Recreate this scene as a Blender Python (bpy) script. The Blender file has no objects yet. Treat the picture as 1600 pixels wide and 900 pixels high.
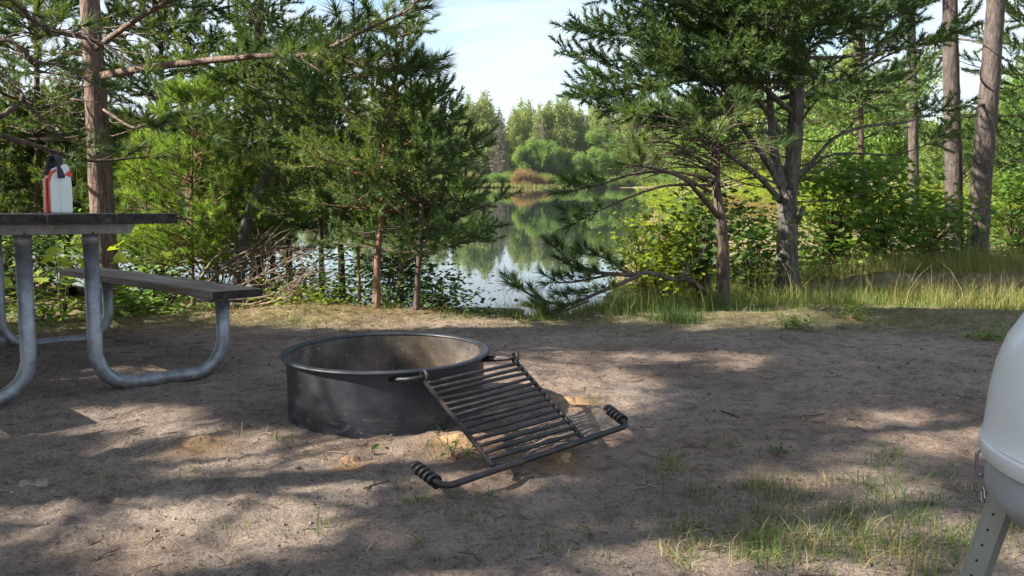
import bpy, bmesh, math, random
import numpy as np
from mathutils import Vector, Matrix
rnd = random.Random(7)
rng = np.random.default_rng(7)
C = bpy.context.scene.collection
R = math.radians
F = 1331.0
PIT = math.atan(165.0 / F)
CZ = 0.9
HAZE = 0.00008
cp, sp = math.cos(PIT), math.sin(PIT)
SUN_AZ = np.array([0.972, 0.235])          # the way the light travels over the ground
SUN_EL = R(35)

# ------------------------------------------------------------------ helpers
def ray(px, py):
    u = (px - 800) / F; v = (450 - py) / F
    return np.array([u, cp + v * sp, -sp + v * cp])
def at(px, py, Y):
    d = ray(px, py); t = Y / d[1]
    return np.array([d[0] * t, Y, CZ + d[2] * t])
def atz(px, py, z=0.0):
    d = ray(px, py); t = (z - CZ) / d[2]
    return np.array([d[0] * t, d[1] * t, z])
def nrm(v):
    return v / (np.linalg.norm(v) + 1e-9)

def hash2(ix, iy, seed):
    n = (ix.astype(np.int64) * 374761393 + iy.astype(np.int64) * 668265263 + seed * 144665) & 0x7fffffff
    n = ((n ^ (n >> 13)) * 1274126177) & 0x7fffffff
    return ((n ^ (n >> 16)) & 0xffff) / 65535.0
def vnoise(x, y, seed=0):
    ix = np.floor(x); iy = np.floor(y); fx = x - ix; fy = y - iy
    fx = fx * fx * (3 - 2 * fx); fy = fy * fy * (3 - 2 * fy)
    a = hash2(ix, iy, seed); b = hash2(ix + 1, iy, seed); c = hash2(ix, iy + 1, seed); d = hash2(ix + 1, iy + 1, seed)
    return (a * (1 - fx) + b * fx) * (1 - fy) + (c * (1 - fx) + d * fx) * fy
def fbm(x, y, o=3, seed=0):
    s = 0; a = .5
    for i in range(o):
        s = s + a * vnoise(x * 2 ** i + 17.3 * i, y * 2 ** i - 9.1 * i, seed + i); a *= .5
    return s / (1 - .5 ** o)
def sst(a, b, x):
    t = np.clip((x - a) / (b - a), 0, 1); return t * t * (3 - 2 * t)

class Acc:
    """collects triangles, quads and a per-vertex value, then links them as ONE mesh object"""
    def __init__(s): s.V = []; s.T = []; s.Q = []; s.A = []; s.n = 0
    def add(s, V, T=None, Q=None, a=0.5):
        V = np.asarray(V, np.float32).reshape(-1, 3); m = len(V)
        s.V.append(V)
        s.A.append(np.broadcast_to(np.asarray(a, np.float32), (m,)) if np.ndim(a) == 0 else np.asarray(a, np.float32))
        if T is not None: s.T.append(np.asarray(T, np.int32).reshape(-1, 3) + s.n)
        if Q is not None: s.Q.append(np.asarray(Q, np.int32).reshape(-1, 4) + s.n)
        s.n += m
    def mesh(s, name, m, origin=(0, 0, 0), smooth=False):
        me = bpy.data.meshes.new(name)
        V = np.concatenate(s.V) - np.asarray(origin, np.float32)
        T = np.concatenate(s.T) if s.T else np.zeros((0, 3), np.int32)
        Q = np.concatenate(s.Q) if s.Q else np.zeros((0, 4), np.int32)
        idx = np.concatenate([T.ravel(), Q.ravel()])
        st = np.concatenate([np.arange(len(T)) * 3, len(T) * 3 + np.arange(len(Q)) * 4])
        me.vertices.add(len(V)); me.vertices.foreach_set('co', V.ravel())
        me.loops.add(len(idx)); me.loops.foreach_set('vertex_index', idx.astype(np.int32))
        me.polygons.add(len(st)); me.polygons.foreach_set('loop_start', st.astype(np.int32))
        me.polygons.foreach_set('use_smooth', np.full(len(st), smooth, dtype=bool))
        at_ = me.attributes.new('var', 'FLOAT', 'POINT'); at_.data.foreach_set('value', np.concatenate(s.A))
        me.update(calc_edges=True)
        if m: me.materials.append(m)
        return me
    def build(s, name, m, parent=None, origin=(0, 0, 0), smooth=False):
        o = bpy.data.objects.new(name, s.mesh(name, m, origin, smooth)); C.objects.link(o)
        if parent: o.parent = parent
        return o

def tag(o, label=None, cat=None, group=None, kind=None):
    if label: o['label'] = label
    if cat: o['category'] = cat
    if group: o['group'] = group
    if kind: o['kind'] = kind
    return o
def empty(name, loc, label=None, cat=None, group=None):
    o = bpy.data.objects.new(name, None); C.objects.link(o); o.location = [float(c) for c in loc]
    o.empty_display_size = .1
    return tag(o, label, cat, group)
def copy_tree(o, parent=None):
    c = o.copy(); C.objects.link(c)
    if parent: c.parent = parent
    for ch in list(o.children): copy_tree(ch, c)
    return c

def tube(acc, pts, rad, k=6, a=.5, bump=0.0, close=True):
    P = np.asarray(pts, float); n = len(P)
    r = np.broadcast_to(np.asarray(rad, float), (n,))
    t = np.gradient(P, axis=0); t /= (np.linalg.norm(t, axis=1, keepdims=True) + 1e-9)
    az_ = np.abs(t[:, 2])
    if az_.max() < .95 or az_.min() > .6:
        ref = np.array([0, 0, 1.]) if az_.max() < .95 else np.array([1., .2, 0])
        s = np.cross(t, ref); s /= (np.linalg.norm(s, axis=1, keepdims=True) + 1e-9)
    else:                                              # carry the frame along the line
        ref = np.eye(3)[np.argmin(np.abs(t).max(0))]; s = np.zeros((n, 3)); c = np.cross(t[0], ref); s[0] = c / (np.linalg.norm(c) + 1e-9)
        for q in range(1, n):
            c = s[q - 1] - t[q] * np.dot(s[q - 1], t[q]); s[q] = c / (np.linalg.norm(c) + 1e-9)
    u = np.cross(s, t)
    th = np.arange(k) * 2 * math.pi / k
    rr = r[:, None] * np.ones((n, k))
    if bump: rr = rr * (1 + bump * (rng.random((n, k)) - .5))
    V = P[:, None, :] + rr[:, :, None] * (np.cos(th)[None, :, None] * s[:, None, :] + np.sin(th)[None, :, None] * u[:, None, :])
    i = np.arange(n - 1)[:, None] * k; j = np.arange(k)[None, :]; j2 = (j + 1) % k
    Q = np.stack([i + j, i + j2, i + k + j2, i + k + j], -1).reshape(-1, 4)
    V = V.reshape(-1, 3); T = None
    if close:
        V = np.concatenate([V, P[:1], P[-1:]]); jj = np.arange(k)
        T = np.concatenate([np.stack([np.full(k, n * k), (jj + 1) % k, jj], -1),
                            np.stack([np.full(k, n * k + 1), (n - 1) * k + jj, (n - 1) * k + (jj + 1) % k], -1)])
    acc.add(V, T=T, Q=Q, a=a)
def smoothline(pts, n=12):
    P = np.asarray(pts, float); m = len(P)
    if m < 3: return np.linspace(0, 1, n)[:, None] * (P[-1] - P[0]) + P[0]
    E = np.concatenate([[2 * P[0] - P[1]], P, [2 * P[-1] - P[-2]]])
    out = []
    for q in np.linspace(0, m - 1 - 1e-6, n):
        i = int(q); f = q - i; a, b, c, d = E[i:i + 4]
        out.append(.5 * (2 * b + (c - a) * f + (2 * a - 5 * b + 4 * c - d) * f * f + (3 * b - a - 3 * c + d) * f ** 3))
    return np.array(out)
def frames(D, N=None):
    D = D / (np.linalg.norm(D, axis=1, keepdims=True) + 1e-9)
    if N is None: N = rng.normal(size=D.shape)
    X = np.cross(N, D); X /= (np.linalg.norm(X, axis=1, keepdims=True) + 1e-9)
    Y = np.cross(D, X)
    return X, Y, D
def place(acc, proto, P, D, S, N=None, a=None):
    """proto: list of (m,3,3) triangle sets in a local frame, +Z forward; one of them at each P"""
    P = np.asarray(P, float); D = np.asarray(D, float); n = len(P)
    if n == 0: return
    S = np.broadcast_to(np.asarray(S, float), (n,))
    a = rng.random(n) if a is None else np.asarray(a)
    X, Y, Z = frames(D, N)
    pick = rng.integers(0, len(proto), n)
    for q, pr in enumerate(proto):
        w = np.where(pick == q)[0]
        if len(w) == 0: continue
        m = len(pr); L = pr.reshape(-1, 3)
        M = np.stack([X[w], Y[w], Z[w]], 1)                     # n,3(axes),3
        V = np.einsum('vk,nkc->nvc', L, M) * S[w][:, None, None] + P[w][:, None, :]
        acc.add(V.reshape(-1, 3), T=np.arange(len(w) * m * 3), a=np.repeat(a[w], m * 3))

# --- foliage prototypes
def needles(nn, stem, length, width, amin, amax, g):
    T = []
    for i in range(nn):
        z = stem * (i / nn) ** .8; ang = R(g.uniform(amin, amax)) * (1 - .55 * (i / nn)); ph = g.uniform(0, 6.283)
        d = np.array([math.sin(ang) * math.cos(ph), math.sin(ang) * math.sin(ph), math.cos(ang)])
        s = nrm(np.cross(d, [g.gauss(0, 1), g.gauss(0, 1), g.gauss(0, 1)])) * width * .5
        b = np.array([0, 0, z]); l = length * g.uniform(.7, 1.1)
        T.append([b - s, b + s, b + d * l])
    return np.array(T)
JACK = [needles(58, .15, .052, .0085, 35, 80, rnd) for _ in range(5)]
REDP = [needles(64, .08, .135, .0060, 8, 88, rnd) for _ in range(5)]
SHADE = [needles(60, .12, .15, .012, 8, 95, rnd) for _ in range(4)]
WHITE = [needles(54, .09, .09, .0055, 12, 85, rnd) for _ in range(5)]
def leafproto(shape, fold=.12):
    pts = np.array([[x, fold * abs(x) + .0, z] for x, z in shape]); c = np.array([0, -.02, .45])
    m = len(pts)
    return np.array([[c, pts[i], pts[(i + 1) % m]] for i in range(m)])
MAPLE = [leafproto([(0, 0), (.2, .06), (.48, .22), (.3, .38), (.46, .66), (.16, .62), (0, 1), (-.16, .62), (-.46, .66), (-.3, .38), (-.48, .22), (-.2, .06)], f) for f in (.1, .3)]
OVAL = [leafproto([(0, 0), (.22, .25), (.26, .55), (0, 1), (-.26, .55), (-.22, .25)], f) for f in (.15, .4)]
CLUMP = []
for q in range(4):
    T = []
    for i in range(9):
        b = np.array([rnd.gauss(0, .33), rnd.gauss(0, .33), rnd.gauss(.1, .33)])
        d1 = nrm(np.array([rnd.gauss(0, 1), rnd.gauss(0, 1), rnd.gauss(0, .7)])) * rnd.uniform(.3, .55); d2 = nrm(np.cross(d1, [rnd.gauss(0, 1), rnd.gauss(0, 1), rnd.gauss(0, 1)])) * .26
        T.append([b - d2 * .5, b + d2 * .5, b + d1])
    CLUMP.append(np.array(T))

# ------------------------------------------------------------------ materials
def mat(name):
    m = bpy.data.materials.new(name); m.use_nodes = True; nt = m.node_tree
    for n in list(nt.nodes): nt.nodes.remove(n)
    out = nt.nodes.new('ShaderNodeOutputMaterial')
    return m, nt, out
def N(nt, typ, **kw):
    n = nt.nodes.new(typ)
    for k, v in kw.items():
        if k.startswith('i_'):
            key = k[2:].replace('_', ' '); n.inputs[key].default_value = v
        else: setattr(n, k, v)
    return n
def ramp(nt, fac, stops, interp='LINEAR'):
    r = nt.nodes.new('ShaderNodeValToRGB'); e = r.color_ramp.elements; r.color_ramp.interpolation = interp
    while len(e) < len(stops): e.new(.5)
    for el, (p, c) in zip(e, stops): el.position = p; el.color = (*c, 1)
    nt.links.new(fac, r.inputs[0]); return r.outputs[0]
def noise(nt, vec, scale, detail=4, rough=.6, dist=0):
    n = N(nt, 'ShaderNodeTexNoise'); n.inputs['Scale'].default_value = scale; n.inputs['Detail'].default_value = detail
    n.inputs['Roughness'].default_value = rough; n.inputs['Distortion'].default_value = dist
    if vec is not None: nt.links.new(vec, n.inputs['Vector'])
    return n.outputs['Fac']
def objco(nt, scale=(1, 1, 1)):
    t = N(nt, 'ShaderNodeTexCoord'); m = N(nt, 'ShaderNodeMapping'); m.inputs['Scale'].default_value = scale
    nt.links.new(t.outputs['Object'], m.inputs['Vector']); return m.outputs[0]
def mixc(nt, f, a, b, mode='MIX'):
    m = N(nt, 'ShaderNodeMix', data_type='RGBA', blend_type=mode)
    for v, k in ((f, 0), (a, 6), (b, 7)):
        if isinstance(v, (int, float)): m.inputs[k].default_value = v
        elif isinstance(v, tuple): m.inputs[k].default_value = (*v, 1)
        else: nt.links.new(v, m.inputs[k])
    return m.outputs[2]
def bump(nt, h, strength, dist, normal=None):
    b = N(nt, 'ShaderNodeBump'); b.inputs['Strength'].default_value = strength; b.inputs['Distance'].default_value = dist
    nt.links.new(h, b.inputs['Height'])
    if normal is not None: nt.links.new(normal, b.inputs['Normal'])
    return b.outputs[0]
def principled(nt, out, col, rough=.6, metal=0., normal=None, spec=.5):
    p = N(nt, 'ShaderNodeBsdfPrincipled')
    if isinstance(col, tuple): p.inputs['Base Color'].default_value = (*col, 1)
    else: nt.links.new(col, p.inputs['Base Color'])
    if isinstance(rough, (int, float)): p.inputs['Roughness'].default_value = rough
    else: nt.links.new(rough, p.inputs['Roughness'])
    p.inputs['Metallic'].default_value = metal; p.inputs['Specular IOR Level'].default_value = spec
    if normal is not None: nt.links.new(normal, p.inputs['Normal'])
    if out is not None: nt.links.new(p.outputs[0], out.inputs[0])
    return p
def mat_leaf(name, stops, transl=.3, rough=.55, tmul=1.6):
    m, nt, out = mat(name)
    a = N(nt, 'ShaderNodeAttribute', attribute_name='var')
    c = ramp(nt, a.outputs['Fac'], stops)
    p = principled(nt, None, c, rough, 0, None, .3)
    t = N(nt, 'ShaderNodeBsdfTranslucent')
    g = mixc(nt, 1.0, c, (tmul * 1.15, tmul, tmul * .45), 'MULTIPLY'); nt.links.new(g, t.inputs[0])
    mx = N(nt, 'ShaderNodeMixShader'); mx.inputs[0].default_value = transl
    nt.links.new(p.outputs[0], mx.inputs[1]); nt.links.new(t.outputs[0], mx.inputs[2]); nt.links.new(mx.outputs[0], out.inputs[0])
    return m
def mat_bark(name, dark, mid, light, sc=1.0, strength=.9):
    m, nt, out = mat(name)
    v = objco(nt, (18 * sc, 18 * sc, 5 * sc))
    vo = N(nt, 'ShaderNodeTexVoronoi', feature='F1'); vo.inputs['Scale'].default_value = 1.3; vo.inputs['Randomness'].default_value = 1
    n1 = noise(nt, v, 1.2, 6, .65, .6); nt.links.new(v, vo.inputs['Vector'])
    n2 = noise(nt, objco(nt, (3, 3, 1.2)), 2, 4, .6)
    mth = N(nt, 'ShaderNodeMath', operation='MULTIPLY_ADD'); nt.links.new(vo.outputs['Distance'], mth.inputs[0]); mth.inputs[1].default_value = -.35; nt.links.new(n1, mth.inputs[2])
    c = ramp(nt, n1, [(.3, dark), (.5, mid), (.68, light)])
    c = mixc(nt, ramp(nt, n2, [(.35, (0, 0, 0)), (.7, (.7, .7, .7))]), c, mixc(nt, .5, c, light))
    principled(nt, out, c, .85, 0, bump(nt, mth.outputs[0], strength, .02), .2)
    return m
M = {}
M['jack'] = mat_leaf('jack_pine_needles', [(0, (.042, .078, .030)), (.5, (.078, .135, .043)), (.85, (.125, .185, .052)), (1, (.17, .19, .07))], .32)
M['jack_light'] = mat_leaf('young_pine_needles', [(0, (.05, .095, .03)), (.5, (.09, .155, .045)), (.9, (.14, .20, .055)), (1, (.19, .20, .07))], .3)
M['red'] = mat_leaf('red_pine_needles', [(0, (.042, .08, .033)), (.5, (.075, .13, .045)), (.9, (.125, .18, .055)), (1, (.19, .175, .075))], .32)
M['white'] = mat_leaf('white_pine_needles', [(0, (.085, .165, .04)), (.5, (.145, .25, .055)), (1, (.21, .31, .065))], .45)
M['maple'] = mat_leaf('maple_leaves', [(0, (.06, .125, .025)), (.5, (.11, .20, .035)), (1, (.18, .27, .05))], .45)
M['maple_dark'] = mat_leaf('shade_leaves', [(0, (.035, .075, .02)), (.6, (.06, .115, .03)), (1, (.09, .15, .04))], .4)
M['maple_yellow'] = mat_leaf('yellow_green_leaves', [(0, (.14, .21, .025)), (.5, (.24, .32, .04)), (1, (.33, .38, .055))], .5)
M['rusty'] = mat_leaf('rusty_leaves', [(0, (.20, .13, .06)), (.5, (.27, .18, .08)), (1, (.22, .22, .08))], .3)
M['brown_needle'] = mat_leaf('dead_needles', [(0, (.10, .055, .03)), (1, (.22, .12, .06))], .15)
M['far_pine'] = mat_leaf('far_pine_needles', [(0, (.11, .155, .05)), (.5, (.19, .245, .075)), (1, (.27, .32, .10))], .38)
M['far_green'] = mat_leaf('far_broad_leaves', [(0, (.10, .18, .045)), (.5, (.16, .26, .06)), (1, (.22, .32, .08))], .38)
M['far_grey'] = mat_leaf('far_grey_twigs', [(0, (.12, .11, .09)), (1, (.2, .18, .14))], .1)
M['grass_tall'] = mat_leaf('tall_grass_blades', [(0, (.08, .13, .03)), (.4, (.15, .19, .05)), (.65, (.30, .27, .10)), (1, (.46, .37, .19))], .35)
M['grass_short'] = mat_leaf('short_grass_blades', [(0, (.05, .10, .025)), (.6, (.10, .16, .04)), (.85, (.22, .22, .08)), (1, (.40, .32, .17))], .3)
M['reed'] = mat_leaf('reed_blades', [(0, (.16, .2, .06)), (1, (.3, .3, .12))], .3)
M['bark_red'] = mat_bark('red_pine_bark', (.04, .029, .024), (.10, .074, .062), (.20, .158, .132), 1.0)
M['bark_grey'] = mat_bark('grey_lichen_bark', (.03, .026, .022), (.085, .073, .062), (.22, .205, .18), 1.5)
M['bark_flaky'] = mat_bark('flaky_pinkish_bark', (.045, .028, .021), (.145, .095, .073), (.29, .22, .18), 1.7, 1.0)
M['bark_shade'] = mat_bark('shaded_red_pine_bark', (.032, .025, .022), (.078, .062, .055), (.15, .122, .108), 1.2, 1.0)  # darker, greyer copy of red pine bark, the trunks' shade put into its colour
M['jack_dark'] = mat_leaf('dark_pine_needles', [(0, (.030, .058, .024)), (.5, (.056, .102, .034)), (.85, (.095, .148, .042)), (1, (.14, .16, .055))], .26)
M['brush'] = mat_bark('brown_dead_wood', (.06, .042, .03), (.14, .10, .074), (.25, .195, .15), 1.2, .5)
M['bark_dark'] = mat_bark('dark_pine_bark', (.035, .026, .02), (.085, .06, .045), (.16, .115, .09), 1.4)
M['bark_thin'] = mat_bark('reddish_young_bark', (.08, .04, .025), (.20, .105, .065), (.33, .20, .14), 1.8)
M['deadwood'] = mat_bark('bleached_dead_wood', (.08, .062, .05), (.17, .135, .11), (.30, .26, .225), 1.2, .5)

def m_wood():
    m, nt, out = mat('weathered_plank')
    v = objco(nt, (1.6, 34, 34)); n1 = noise(nt, v, 1, 6, .65, .3); n2 = noise(nt, objco(nt, (1.2, 5, 5)), 1.5, 3)
    c = ramp(nt, n1, [(.25, (.06, .046, .036)), (.48, (.22, .183, .15)), (.7, (.37, .32, .27))])
    c = mixc(nt, ramp(nt, n2, [(.35, (0, 0, 0)), (.75, (.6, .6, .6))]), c, mixc(nt, 1., c, (.55, .46, .38), 'MULTIPLY'))
    principled(nt, out, c, .8, 0, bump(nt, n1, .6, .004), .25); return m
def m_endgrain():
    m, nt, out = mat('dark_end_grain')
    v = objco(nt, (8, 30, 60)); n1 = noise(nt, v, 1, 5, .65, 1)
    principled(nt, out, ramp(nt, n1, [(.3, (.012, .010, .009)), (.6, (.05, .04, .034)), (.8, (.11, .09, .075))]), .85, 0, bump(nt, n1, .5, .004), .2); return m
def m_galv():
    m, nt, out = mat('galvanised_steel')
    v = objco(nt); n1 = noise(nt, v, 26, 3, .55, .3); n2 = noise(nt, v, 5, 4); 
    c = ramp(nt, n1, [(.3, (.20, .215, .235)), (.7, (.36, .38, .41))])
    c = mixc(nt, ramp(nt, n2, [(.55, (0, 0, 0)), (.75, (.6, .6, .6))]), c, (.15, .15, .15))
    sx = N(nt, 'ShaderNodeSeparateXYZ'); nt.links.new(v, sx.inputs[0])
    c = mixc(nt, mixc(nt, 1., ramp(nt, sx.outputs[2], [(.0, (1, 1, 1)), (.10, (0, 0, 0))]), ramp(nt, noise(nt, v, 16, 5, .7), [(.4, (0, 0, 0)), (.6, (.9, .9, .9))]), 'MULTIPLY'), c, (.17, .13, .10))
    rg = N(nt, 'ShaderNodeMapRange'); nt.links.new(n1, rg.inputs[0]); rg.inputs[3].default_value = .36; rg.inputs[4].default_value = .6
    principled(nt, out, c, rg.outputs[0], .55, bump(nt, n2, .12, .01), .5); return m
def m_ring(inner):
    m, nt, out = mat('sooty_ring_inside' if inner else 'dark_painted_ring')
    v = objco(nt); n1 = noise(nt, v, 7, 5, .65, .4); n2 = noise(nt, v, 60, 3, .6)
    if inner:
        c = ramp(nt, n1, [(.25, (.032, .028, .026)), (.5, (.10, .086, .073)), (.75, (.23, .19, .15))])
        sx = N(nt, 'ShaderNodeSeparateXYZ'); nt.links.new(v, sx.inputs[0])
        rust = mixc(nt, ramp(nt, noise(nt, v, 3.2, 3), [(.5, (0, 0, 0)), (.7, (.5, .5, .5))]), c, (.15, .095, .055))
        c = mixc(nt, ramp(nt, noise(nt, v, 85, 2, .5), [(.70, (0, 0, 0)), (.74, (1, 1, 1))]), rust, (.36, .33, .29))
        principled(nt, out, c, .85, .0, bump(nt, n2, .5, .004), .3)
    else:
        c = ramp(nt, n1, [(.3, (.017, .019, .025)), (.55, (.028, .031, .039)), (.75, (.055, .058, .067))])
        w = noise(nt, objco(nt, (3, 3, 9)), 2.2, 6, .7, 2.5)
        sx = N(nt, 'ShaderNodeSeparateXYZ'); nt.links.new(v, sx.inputs[0])
        low = ramp(nt, sx.outputs[2], [(.0, (1, 1, 1)), (.12, (0, 0, 0))])
        dust = mixc(nt, 1., ramp(nt, w, [(.5, (0, 0, 0)), (.72, (.75, .75, .75))]), low, 'MULTIPLY')
        c = mixc(nt, dust, c, (.17, .155, .14))
        c = mixc(nt, ramp(nt, noise(nt, objco(nt, (2, 2, 14)), 3, 5, .7), [(.6, (0, 0, 0)), (.75, (.35, .35, .35))]), c, (.11, .11, .115))
        c = mixc(nt, ramp(nt, noise(nt, v, 4.5, 6, .7, 1.), [(.56, (0, 0, 0)), (.70, (.6, .6, .6))]), c, (.06, .04, .031))
        principled(nt, out, c, ramp(nt, n1, [(.3, (.38, .38, .38)), (.7, (.62, .62, .62))]), .0, bump(nt, n2, .12, .003), .5)
    return m
def m_iron():
    m, nt, out = mat('black_grate_iron')
    v = objco(nt); n1 = noise(nt, v, 14, 5, .6); n2 = noise(nt, v, 160, 2)
    c = ramp(nt, n1, [(.3, (.016, .017, .019)), (.52, (.036, .034, .033)), (.66, (.085, .055, .04)), (.8, (.12, .10, .09))])
    principled(nt, out, c, .5, .3, bump(nt, n2, .25, .002), .5); return m
def m_plain(name, col, rough=.5, metal=0., var=.12, sc=9, spec=.5):
    m, nt, out = mat(name)
    n1 = noise(nt, objco(nt), sc, 4)
    d = tuple(max(0, c * (1 - var)) for c in col); l = tuple(min(1, c * (1 + var)) for c in col)
    principled(nt, out, ramp(nt, n1, [(.35, d), (.65, l)]), rough, metal, None, spec); return m
M['wood'] = m_wood(); M['endgrain'] = m_endgrain(); M['galv'] = m_galv(); M['ring'] = m_ring(False); M['ring_in'] = m_ring(True); M['iron'] = m_iron()
M['white_enamel'] = m_plain('white_dome_paint', (.86, .86, .85), .25, 0, .02, 4)
M['grey_bowl'] = m_plain('grey_bowl_paint', (.44, .45, .47), .4, 0, .06, 6)
M['leg_metal'] = m_plain('grey_green_leg_paint', (.36, .37, .33), .45, .3, .06, 9)
M['chrome'] = m_plain('bright_clip_metal', (.6, .6, .6), .2, 1, .05)
M['coil'] = m_plain('black_coil_iron', (.022, .022, .024), .5, .3, .3, 30)
M['hole'] = m_plain('dark_hole', (.02, .02, .02), .8)
M['jug_white'] = m_plain('white_plastic', (.66, .70, .67), .4, 0, .05, 6)
M['jug_red'] = m_plain('red_plastic', (.58, .055, .03), .4, 0, .08, 6)
M['strap'] = m_plain('black_strap', (.012, .014, .022), .5, 0, .2)
M['stone'] = m_plain('grey_stone', (.30, .28, .26), .85, 0, .3, 20)
M['orange_sand'] = m_plain('orange_sand_heap', (.27, .175, .098), .95, 0, .35, 60, .1)
M['pale_sand'] = m_plain('pale_sand_heap', (.29, .228, .175), .95, 0, .3, 60, .1)

# ------------------------------------------------------------------ terrain
def shore(x, y):
    ys = np.interp(x, [-60, -7, -4, -2.2, -.8, .7, 1.5], [30, 12.2, 10.6, 9.2, 8.75, 8.8, 8.9])
    near = np.where(x < 1.6, ys - y, -50)
    xr = .75 + (y - 8.8) * .185
    right = np.where(y > 8.3, (x - xr) * .97, np.where(x > .6, 9.0 - y + 0 * x, -50))
    far = np.hypot(x, y * 1.0) - 228 - 6 * np.sin(x * .03)
    return np.maximum(np.maximum(near, right), far), far
WATER = -0.5
def ground(x, y, fine=True):
    x = np.asarray(x, float); y = np.asarray(y, float)
    s, far = shore(x, y)
    bank = sst(-.2, 3.0, s)
    z = np.where(s > 0, WATER - .03 + (.53) * np.clip(s / 2.9, 0, 1) ** .85, WATER - .03 + np.maximum(s * .25, -4))
    sl = -.028 * np.clip(y - 3.3, 0, 3.2) * (1 - .65 * sst(-.3, 3.0, x)) * sst(0, 2, s)
    z = z + sl
    d = np.hypot(x - 6, y - 12)
    z = z + np.where(far < 0, np.clip((np.hypot(x, y) - 14) * .012, 0, 1.2) * sst(0, 10, s), np.clip(far * .03, 0, 4))
    # needle mound at the foot of the thin pines
    z = z + .13 * np.exp(-(((x + 1.45) / .75) ** 2 + ((y - 6.35) / .38) ** 2)) + .06 * np.exp(-(((x + .6) / .5) ** 2 + ((y - 6.2) / .3) ** 2))
    z = z + .07 * np.exp(-(((x - 3.4) / 2.5) ** 2 + ((y - 7.6) / .9) ** 2))
    z = z + (fbm(x * .45 + 3, y * .45, 2, 5) - .5) * .10 * sst(0, 1.5, s) * sst(1.0, 3.0, np.hypot(x, y))
    if fine:
        z = z + (fbm(x * 2.6, y * 2.6, 3, 11) - .5) * .030 + (fbm(x * 11, y * 11, 3, 23) - .5) * .026
        k = fbm(x * 1.3 + 7, y * 1.3, 2, 31)
        z = z + (vnoise(x * 30, y * 30, 41) - .5) * .016 * sst(.3, .65, k)
        # old tyre tread marks
        tr = np.exp(-(((x + 1.25) / .42) ** 2 + ((y - 2.45) / .16) ** 2)) + np.exp(-(((x + 1.05) / .3) ** 2 + ((y - 2.0) / .18) ** 2)) * .6
        z = z + tr * .007 * np.sin((x * .93 + y * .36) * 115 + 2 * fbm(x * 4, y * 4, 2, 3))
    return z
def gz(x, y): return float(ground(np.array([x]), np.array([y]))[0])
def gpt(px, py):
    """where the ray through a pixel meets the ground"""
    d = ray(px, py); t = np.concatenate([np.arange(.8, 16, .006), np.geomspace(16, 400, 900)]); P = d * t[:, None]
    k = np.argmax(CZ + P[:, 2] <= ground(P[:, 0], P[:, 1], False)); p = P[k]
    return np.array([p[0], p[1], gz(p[0], p[1])])

def axis_coords(lo, hi, step, outer, growth=1.16):
    a = list(np.arange(lo, hi + 1e-6, step)); l = []; s = step; v = lo
    while v > -outer: s *= growth; v -= s; l.append(v)
    r = []; s = step; v = hi
    while v < outer: s *= growth; v += s; r.append(v)
    return np.array(l[::-1] + a + r)
gx = axis_coords(-4.2, 4.6, .022, 700); gy = axis_coords(1.2, 8.6, .022, 700); gy = gy[gy > -60]
XX, YY = np.meshgrid(gx, gy); 
ZZ = ground(XX, YY)
SS, FAR = shore(XX, YY)
A = Acc(); nx, ny = len(gx), len(gy)
i = np.arange(ny - 1)[:, None] * nx; j = np.arange(nx - 1)[None, :]
A.add(np.stack([XX, YY, ZZ], -1), Q=np.stack([i + j, i + j + 1, i + j + 1 + nx, i + j + nx], -1))
def grassy(x, y):
    """0 bare sand .. 1 grown over"""
    e = np.interp(x, [-6, -3.5, -2.2, -1, 0, .9, 2.0, 3.2, 4.2, 6], [4.3, 5.2, 5.55, 5.75, 5.75, 5.55, 5.35, 5.5, 5.3, 4.5])
    return sst(-.45, .5, y - e + (fbm(x * 1.7, y * 1.7, 3, 77) - .5) * 1.1)
g_ = grassy(XX, YY); 
nl = np.exp(-(((XX + 1.3) / 1.1) ** 2 + ((YY - 6.25) / .45) ** 2)) * 1.2 + sst(.5, .75, fbm(XX * 1.1 + 30, YY * 1.1, 3, 91)) * .35 + sst(-1.8, -3, XX) * sst(4.2, 5.2, YY) * .8
sp_ = sst(.45, .7, fbm(XX * .9 + 50, YY * .9 + 12, 3, 55)) * sst(.6, 1.8, XX) * sst(3.3, 2.2, YY)
me = A.mesh('ground', None, smooth=True)
HEAPS = [(312, 693, 32), (548, 718, 22), (898, 627, 32), (722, 690, 44), (877, 713, 27)]
halo = 0 * XX
for hx, hy, hr in HEAPS:                          # loose orange sand spread round each small heap
    hc = atz(hx, hy, 0.); r_ = hr / F * hc[1]; nn_ = fbm(XX * 14, YY * 14, 3, 66)
    halo = np.maximum(halo, np.exp(-(((XX - hc[0]) ** 2 + (YY - hc[1]) ** 2) / (r_ * 1.5) ** 2) ** 1.3) * sst(.25, .6, nn_ + .12))
ca = me.attributes.new('cover', 'FLOAT_COLOR', 'POINT')
ca.data.foreach_set('color', np.stack([g_, np.clip(nl, 0, 1), sp_, halo], -1).astype(np.float32).ravel())
go = bpy.data.objects.new('ground', me); C.objects.link(go); tag(go, kind='structure')
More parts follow.
